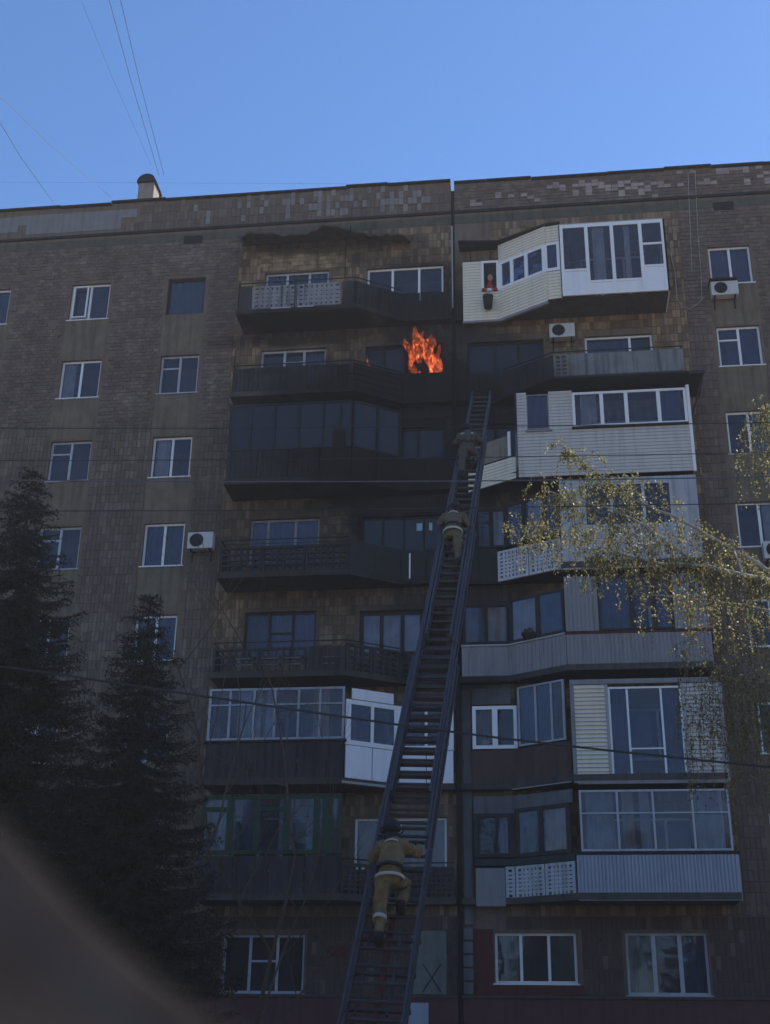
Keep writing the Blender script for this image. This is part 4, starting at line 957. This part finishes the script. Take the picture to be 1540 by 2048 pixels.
# resident leaning at the open sash
pr = empty('person', (-1.02, -.2, 22.5), 'person in red leaning out of the open cream balcony window', 'person')
bx, by, bz = -1.03, -.16, 23.2
V = [(bx, by+.15, bz-.35), (bx, by+.08, bz-.05), (bx, by, bz+.2), (bx, by-.08, bz+.36), (bx+.02, by-.12, bz+.46), (bx-.15, by, bz+.28), (bx-.22, by-.1, bz+.10), (bx-.1, by-.22, bz+.04), (bx+.15, by, bz+.28), (bx+.2, by-.1, bz+.10), (bx+.08, by-.22, bz+.04)]
skin_body('body', V, [(0, 1), (1, 2), (2, 3), (3, 4), (2, 5), (5, 6), (6, 7), (2, 8), (8, 9), (9, 10)], [(.15, .1), (.16, .11), (.15, .1), .05, .05, .065, .05, .04, .065, .05, .04], M_redc, pr)
mb = MB(); h = Vector((bx+.02, by-.15, bz+.5)); ellip(mb, h, .075, .09, .11); ellip(mb, h+Vector((0, -.09, -.01)), .013, .02, .022, 8, 6)
for e_ in (-.075, .075): ellip(mb, h+Vector((e_, .01, 0)), .012, .02, .03, 8, 6)
mb.build('head', M_skin, pr, smooth=True)
mb = MB(); [ellip(mb, h+Vector((e_, -.08, .02)), .012, .01, .009, 8, 6) for e_ in (-.028, .028)]; mb.build('eyes', M_blk, pr)
mb = MB(); ellip(mb, h+Vector((0, -.085, -.05)), .022, .008, .007, 8, 6); mb.build('mouth', M_redc, pr)
mb = MB(); ellip(mb, h+Vector((0, .025, .03)), .085, .09, .11, z0=-.3); mb.build('hair', M_hair, pr, smooth=True)
for sx_, i in ((-1, 7), (1, 10)): hand(V[i], (0, -1, -.1), sx_, pr, M_skin, .8)

bk = empty('bucket', (-1.08, -.42, 22.5), 'black bucket hanging on the cream siding under the open window', 'bucket')
bp_ = at(976, 605, .42)
mb = MB(); mb.tube([(bp_.x, -.43, bp_.z-.2), (bp_.x, -.43, bp_.z-.19), (bp_.x, -.43, bp_.z+.18), (bp_.x, -.43, bp_.z+.2)], [.11, .12, .155, .165], 18); mb.build('pail', M_blk, bk, smooth=True)
mb = MB(); mb.tube([(bp_.x+.155*math.cos(a), -.43, bp_.z+.2+.14*math.sin(a)) for a in [i*math.pi/8 for i in range(9)]], .008, 5); mb.tube([(bp_.x, -.43, bp_.z+.34), (bp_.x, -.25, bp_.z+.36)], .01, 5); mb.build('handle', M_dark, bk)
pt = RG.pt(-.2, ZH[4]-2.21+1.03, .02)
po = empty('flower_pot', pt, 'dark shallow pot on the rail of the ribbed grey balcony', 'flower pot')
mb = MB(); mb.tube([pt, pt+Vector((0, 0, .02)), pt+Vector((0, 0, .13)), pt+Vector((0, 0, .15))], [.13, .15, .2, .21], 14); mb.build('bowl', M_bfr, po, smooth=True)
mb = MB()
for i in range(26):
    a = random.random()*6.28; r = random.random()*.2; c = pt+Vector((r*math.cos(a), r*math.sin(a)*.6, .15+random.random()*.1)); mb.add([c, c+Vector((.04, 0, .05)), c+Vector((0, .02, .09))], [(0, 1, 2)])
mb.build('dry_plant', M_bfr, po)
sg_ = MB().box(-5.4, -4.95, -.06, -.02, 4.36, 4.6).build('sign', M_redd); tag(sg_, 'small plain red sign plate on the wall right of the ground floor window', 'sign')

# ------------------------------------------------------------------ overhead wires
def overhead(p0, p1, d, sag, r, label, mat=None):
    a = at(*p0, d); b_ = at(*p1, d); ex = (b_-a)*.55; a2 = a-ex; b2 = b_+ex
    pts = []
    for i in range(25):
        t = i/24; p = a2+(b2-a2)*t; pts.append(p-Vector((0, 0, sag*4*(t*(1-t))-sag)))
    wire('power_line', pts, r, mat or M_wire, label, 'power line', 'power lines crossing in front of the facade')
overhead((0, 860), (1540, 849), 18.0, .12, .006, 'topmost of the thin power lines crossing the facade')
overhead((0, 925), (1540, 909), 18.4, .12, .0055, 'second power line from the top crossing the facade')
overhead((0, 966), (1540, 960), 17.6, .20, .009, 'third and thickest of the upper power lines across the facade', mk('aluminium_wire', (.16, .16, .17), .4, .1, soot=False, grime=0, metal=.5))
overhead((0, 1026), (1540, 1010), 18.2, .12, .0065, 'fourth power line, passing just above the birch limbs')
pts = [at(u, v, 19) for u, v in ((-500, 1280), (-200, 1308), (0, 1333), (120, 1349), (250, 1369), (410, 1393), (600, 1421), (800, 1450), (1000, 1476), (1200, 1499), (1400, 1520), (1540, 1534), (1900, 1560))]
wire('power_line', pts, .013, M_wire, 'lowest thick dark cable sloping down across the ladder', 'power line', 'power lines crossing in front of the facade')
def roofwire(p0, p1, d0, d1, label, r=.006, mat=None):
    a = at(*p0, d0); b_ = at(*p1, d1); b_ = a+(b_-a)*1.25
    wire('roof_cable', [a, a+(b_-a)*.5+Vector((0, 0, -.15)), b_], r, mat or M_wire, label, 'cable', 'cables running from the roof over the street')
roofwire((318, 350), (217, -10), -2, 9, 'left of the pair of cables running up from the chimney', .008)
roofwire((328, 350), (240, -10), -2, 9, 'right of the pair of cables running up from the chimney', .008)
roofwire((302, 330), (160, -10), -2, 9, 'faint cable left of the chimney pair, running steeply up', .004)
roofwire((107, 405), (-5, 232), -1, 8, 'cable rising steeply to the left picture edge over the roof', .007)
roofwire((222, 395), (-5, 182), -1, 8, 'long faint cable slanting from the roof to the upper left', .006, M_cablew)
wire('roof_cable', [at(-60, 364, -4), at(800, 368, -4)], .003, M_wire, 'hair thin level cable behind the chimney', 'cable', 'cables running from the roof over the street')

# ------------------------------------------------------------------ trees
def quads(name, c, a, b_, mat, parent):
    """leaf cards from centres c and half axes a, b"""
    n = len(c); v = np.empty((n*4, 3)); v[0::4] = c-a; v[1::4] = c+b_; v[2::4] = c+a; v[3::4] = c-b_
    me = bpy.data.meshes.new(name); me.vertices.add(n*4); me.vertices.foreach_set('co', v.ravel()); me.loops.add(n*4); me.loops.foreach_set('vertex_index', np.arange(n*4, dtype=np.int32))
    me.polygons.add(n); me.polygons.foreach_set('loop_start', np.arange(0, n*4, 4, dtype=np.int32)); me.update(calc_edges=True); me.validate(); me.materials.append(mat)
    o = bpy.data.objects.new(name, me); COL.objects.link(o); o.parent = parent; o.matrix_parent_inverse = Matrix.Translation(-world_loc(parent)); o['kind'] = 'stuff'; return o
M_ndl = mk('spruce_needles', (.022, .026, .022), .75, .45, 1.5, soot=False, grime=0, island=.9, trans=.12)
M_bark = mk('spruce_bark', (.06, .045, .035), .95, .4, 6, .4, soot=False, grime=0)
def spruce(x, y, top, rad, low, label, dens=1.0, seed=1):
    rg = np.random.default_rng(seed); t = empty('spruce_tree', (x, y, 0), label, 'tree', 'spruce trees in front of the building')
    MB().tube([(x, y, 0), (x, y, top*.5), (x+.03, y, top*.85), (x, y, top)], [.2, .12, .04, .008], 8).build('trunk', M_bark, t, smooth=True)
    C_, A_, B_ = [], [], []; br = MB(); z = top-.12
    while z > low:
        dtop = top-z; r = rad*min(1, (dtop/(top*.85))**.8)*1.0+.06; nb = 7+int(min(8, dtop*1.7)); a0 = rg.random()*6.28
        for k in range(nb):
            az = a0+k*6.283/nb+rg.normal()*.15; ln = r*rg.uniform(.72, 1.15); dr = np.array([math.cos(az), math.sin(az), 0]); zz = z+rg.normal()*.06
            m = max(3, int(ln/.075)); droop = rg.uniform(.25, .5); P_ = []
            for i in range(m+1):
                s = i/m; P_.append(np.array([x, y, zz])+dr*ln*s+np.array([0, 0, ln*(-droop*s+.28*s*s*s)]))
            br.tube(P_[::2] if len(P_) > 3 else P_, .012, 3, False)
            lat = np.array([-dr[1], dr[0], 0])
            for i in range(1, m+1):
                s = i/m; tl_ = (.16+.30*ln*(1-s)*.8)*min(1, .4+s*2)
                for sd_ in (-1, 1):
                    td = lat*sd_*.8+dr*.65+np.array([0, 0, -.35-.2*rg.random()]); td /= np.linalg.norm(td); tl2 = tl_*rg.uniform(.6, 1.1)
                    nn = max(2, int(tl2/.032*dens))
                    for j in range(nn):
                        p = P_[i]+td*tl2*(j+.5)/nn; q_ = td*.3+rg.normal(size=3)*.5; q_ /= np.linalg.norm(q_); ln2 = rg.uniform(.04, .075)
                        w_ = np.cross(q_, rg.normal(size=3)); w_ /= np.linalg.norm(w_); C_.append(p+rg.normal(size=3)*.012); A_.append(q_*ln2); B_.append(w_*.011)
        z -= rg.uniform(.16, .24)
    tag(br.build('branches', M_bark, t), kind='stuff'); quads('crown', np.array(C_), np.array(A_), np.array(B_), M_ndl, t)
    return len(C_)
ct = [spruce(-9.15, -12.3, 11.9, 2.9, 2.0, 'tall dark spruce at the left edge, highest of the spruces', 1.0, 3),
      spruce(-6.85, -11.8, 9.55, 2.2, 2.0, 'shorter narrow spruce in front of the lower left balconies', 1.0, 4),
      spruce(-11.6, -13.5, 8.6, 2.6, 2.0, 'bushy spruce cut off by the left picture edge, lower than its neighbour', .9, 5),
      spruce(6.2, -10.5, 6.9, 2.4, 2.0, 'low dark spruce at the lower right picture edge', .9, 6)]
print('needles', ct)

def copy_tree(src, loc, sc, rz, label, group):
    r = src.copy(); COL.objects.link(r); r.location = loc; r.scale = (sc, sc, sc); r.rotation_euler = (0, 0, rz); r['label'] = label; r['group'] = group
    for c in src.children:
        k = c.copy(); COL.objects.link(k); k.parent = r; k.matrix_parent_inverse = c.matrix_parent_inverse.copy()
    return r
sp_src = [o for o in COL.objects if o.name.startswith('spruce_tree')][:2]  # copies below stand out of view, added to darken the lower floors
for i, (x_, y_, sc_) in enumerate(((-13, -27, 1.15), (-18, -29, 1.3), (-24, -27, 1.2), (-8, -42, 1.35), (0, -44, 1.25), (8, -41, 1.4), (9, -27.5, 1.15), (14, -28, 1.3), (20, -27, 1.2), (-15, -43, 1.35), (16, -43, 1.3), (-12, -20, 1.15), (-16, -22, 1.3), (-20.5, -20, 1.25), (8.2, -21, 1.15), (12.5, -21, 1.3), (17.5, -22, 1.3))):
    copy_tree(sp_src[i % 2], (x_, y_, 0), sc_, i*1.3, 'unseen tall spruce added to shade the lower facade', 'unseen spruces added to shade the lower floors')
M_leaf = mk('young_birch_leaf', (.215, .20, .085), .55, .5, 5, soot=False, grime=0, island=1.0, trans=.5)
M_catk = mk('birch_catkin', (.20, .13, .04), .7, .4, 5, soot=False, grime=0, island=.8, trans=.3)
M_bb = mk('birch_bark', (.46, .42, .37), .8, .5, 9, .3, soot=False, grime=0)
M_twig = mk('birch_twig', (.10, .065, .045), .8, .3, 9, soot=False, grime=0)
bt = empty('birch_tree', (5.2, -17.2, 0), 'birch with white limbs and drooping yellow-green twigs reaching in from the right', 'tree')
rg = np.random.default_rng(11)
D0 = 17
limbs = []
def limb(pts, r0_, r1_, dz=0):
    P_ = [at(u, v, d) for u, v, d in pts]; n = len(P_); mb = MB()
    # wobble and subdivide
    Q = []
    for i in range(n-1):
        for k in range(4): Q.append(P_[i].lerp(P_[i+1], k/4)+Vector(rg.normal(size=3)*.012))
    Q.append(P_[-1]); mb.tube(Q, [r0_+(r1_-r0_)*i/(len(Q)-1) for i in range(len(Q))], 7); mb.build('limb', M_bb, bt, smooth=True); limbs.append(Q)
MB().tube([(5.2, -17.2, 0), (5.15, -17.1, 3), (5.2, -17.1, 6), (5.35, -17.2, 9), (5.3, -17.3, 12)], [.17, .14, .11, .08, .03], 10).build('trunk', M_bb, bt, smooth=True)
limb([(1860, 1235, 17.1), (1700, 1195, 17.1), (1540, 1162, 17), (1499, 1153, 17), (1416, 1136, 17.1), (1330, 1128, 17.2), (1240, 1108, 17.3), (1180, 1098, 17.4)], .055, .008)
limb([(1860, 1290, 17.1), (1620, 1185, 16.8), (1540, 1144, 16.7), (1499, 1118, 16.7), (1460, 1098, 16.7), (1398, 1059, 16.8), (1340, 1032, 16.9), (1270, 1000, 17), (1225, 968, 17), (1165, 925, 17.1), (1118, 886, 17.1)], .035, .007)
limb([(1484, 1144, 17), (1469, 1103, 16.8)], .014, .010)
limb([(1416, 1136, 17.1), (1391, 1129, 17.1), (1343, 1090, 17.2), (1290, 1052, 17.3), (1225, 1015, 17.4), (1150, 1000, 17.4), (1095, 980, 17.5)], .016, .006)
limb([(1343, 1090, 17.2), (1240, 1085, 17.0), (1120, 1060, 16.8), (1040, 1050, 16.7)], .010, .004)
limb([(1800, 900, 17.1), (1620, 830, 17), (1545, 800, 17), (1510, 850, 17)], .03, .005)
limb([(1860, 1420, 17.1), (1700, 1290, 16.9), (1560, 1225, 16.8), (1420, 1200, 16.7), (1300, 1190, 16.6)], .03, .006)
limb([(1860, 1560, 17.1), (1700, 1450, 16.6), (1560, 1370, 16.4), (1440, 1350, 16.3)], .025, .006)
C_, A_, B_ = [], [], []; C2, A2, B2 = [], [], []; tw = MB()
def strand(p, ln, leafd=1.0, fwd=None):
    p = np.array(p, float); d = rg.normal(size=3)*np.array([.5, .5, .2]) if fwd is None else np.array(fwd); d[2] += .1; pts_ = [p.copy()]; n = max(4, int(ln/.07))
    for i in range(n):
        d = d*.82+np.array([0, 0, -.32])+rg.normal(size=3)*.05; dd = d/np.linalg.norm(d); p = p+dd*ln/n; pts_.append(p.copy())
        for k in range(rg.poisson(4.2*leafd)):
            q_ = p+rg.normal(size=3)*.02-dd*rg.random()*.06; a = rg.normal(size=3)*.5+np.array([0, 0, -.7]); a /= np.linalg.norm(a); b_ = np.cross(a, rg.normal(size=3)); b_ /= np.linalg.norm(b_); s_ = rg.uniform(.011, .023)
            C_.append(q_+a*s_); A_.append(a*s_); B_.append(b_*s_*.65)
        if rg.random() < .22*leafd:
            a = np.array([rg.normal()*.15, rg.normal()*.15, -1]); s_ = rg.uniform(.02, .035); C2.append(p+a*s_); A2.append(a*s_); B2.append(np.array([.006, .003, 0]))
    tw.tube(pts_, .0022, 3, False)
def on_limb(i, t0, t1):
    Q = limbs[i]; t = rg.uniform(t0, t1)*(len(Q)-1); k = min(int(t), len(Q)-2); return Q[k].lerp(Q[k+1], t-k)
jit = lambda p, s: Vector(p)+Vector(rg.normal(size=3)*np.array([s, s, s*.5]))
for li, t0, t1, n, l0, l1 in ((0, .25, 1, 140, .25, .7), (1, .28, .97, 100, .15, .55), (3, 0, 1, 110, .2, .6), (4, 0, 1, 60, .2, .6), (5, .3, 1, 80, .4, 1.35), (6, .2, 1, 100, .3, .8), (7, .2, 1, 60, .5, 1.1)):
    for _ in range(n): strand(jit(on_limb(li, t0, t1), .10), rg.uniform(l0, l1), 1.0 if li < 5 else .9)
for u, v, n in ((1060, 1040, 10), (1035, 1060, 10), (1095, 960, 9), (1130, 985, 10), (1180, 965, 14), (1240, 960, 14), (1290, 965, 12), (1360, 1000, 5), (1110, 1090, 14), (1160, 1060, 16), (1230, 1050, 16), (1300, 1040, 12), (1200, 1120, 14)):
    for _ in range(n): strand(jit(at(u, v, D0+rg.uniform(-.3, .5)), .12), rg.uniform(.15, .45))
for _ in range(190): u = rg.uniform(1360, 1620); strand(at(u, rg.uniform(1230, 1480), 16.6+rg.uniform(-.5, .6)), rg.uniform(.5, 1.3), .65)
for _ in range(26): strand(jit(on_limb(1, .75, 1), .03), rg.uniform(.08, .2), 1.2, fwd=(-.4, 0, .5))
quads('leaves', np.array(C_), np.array(A_), np.array(B_), M_leaf, bt); quads('catkins', np.array(C2), np.array(A2), np.array(B2), M_catk, bt)
tag(tw.build('twigs', M_twig, bt), kind='stuff')
print('leaves', len(C_))

# bare shrub-like tree in front of the left balconies
sb = empty('bare_tree', (-6.2, -5.5, 0), 'leafless thin tree between the spruces and the left balconies', 'tree')
mb = MB()
def grow(p, d, ln, r, lv):
    pts_ = [Vector(p)]; d = Vector(d)
    for i in range(6):
        d = (d+Vector((rg.normal()*.12, rg.normal()*.12, .05))).normalized(); pts_.append(pts_[-1]+d*ln/6)
    mb.tube(pts_, [r*(1-.6*i/6) for i in range(7)], 5 if lv < 2 else 3, False)
    if lv < 4:
        for k in range(3 if lv else 5):
            i = rg.integers(2, 7); nd = (d+Vector((rg.normal()*.55, rg.normal()*.55, rg.normal()*.25+.15))).normalized(); grow(pts_[i], nd, ln*rg.uniform(.5, .75), r*.5, lv+1)
grow((-6.2, -5.5, 0), (0, 0, 1), 6.0, .07, 0); grow((-7.6, -5.2, 0), (-.05, 0, 1), 6.5, .07, 0)
tag(mb.build('branches', M_twig, sb), kind='stuff')

# ------------------------------------------------------------------ blurred thing beside the lens
fo = []
for u, v in ((-260, 1330), (-120, 1490), (0, 1640), (100, 1752), (200, 1858), (300, 1945), (420, 2030), (540, 2100), (700, 2180)): fo.append((u, v))
mb = MB(); vs = []; n = len(fo); prof = [(0, 0), (.010, .004), (.022, .002), (.03, -.008), (.05, -.02), (.09, -.04)]
def nearpt(u, v, dist): return CAM+(FW+RT*((u-770)/FPX)-UP*((v-1024)/FPX))*dist
for u, v in fo:
    inn = (-RT*.75-UP*.66)
    for a, b_ in [(0.0, .03)]+[(p, -q_) for p, q_ in [(0, 0), (.003, -.004), (.008, -.007), (.014, -.004), (.022, -.001), (.03, -.004), (.06, -.004), (.1, .0)]]+[(.1, .03)]:
        vs.append(nearpt(u, v, .36+b_)+inn*a)
m = len(vs)//n
mb.add(vs, [(i*m+k, (i+1)*m+k, (i+1)*m+k+1, i*m+k+1) for i in range(n-1) for k in range(m-1)]+[(i*m+m-1, (i+1)*m+m-1, (i+1)*m, i*m) for i in range(n-1)])
M_led = mk('dusty_grey_rim', (.085, .092, .115), .7, .8, 38, soot=False, grime=0)
tag(mb.build('curved_rim', M_led, smooth=True), 'out of focus dusty grey curved rim close to the camera, lower left corner', 'rim')
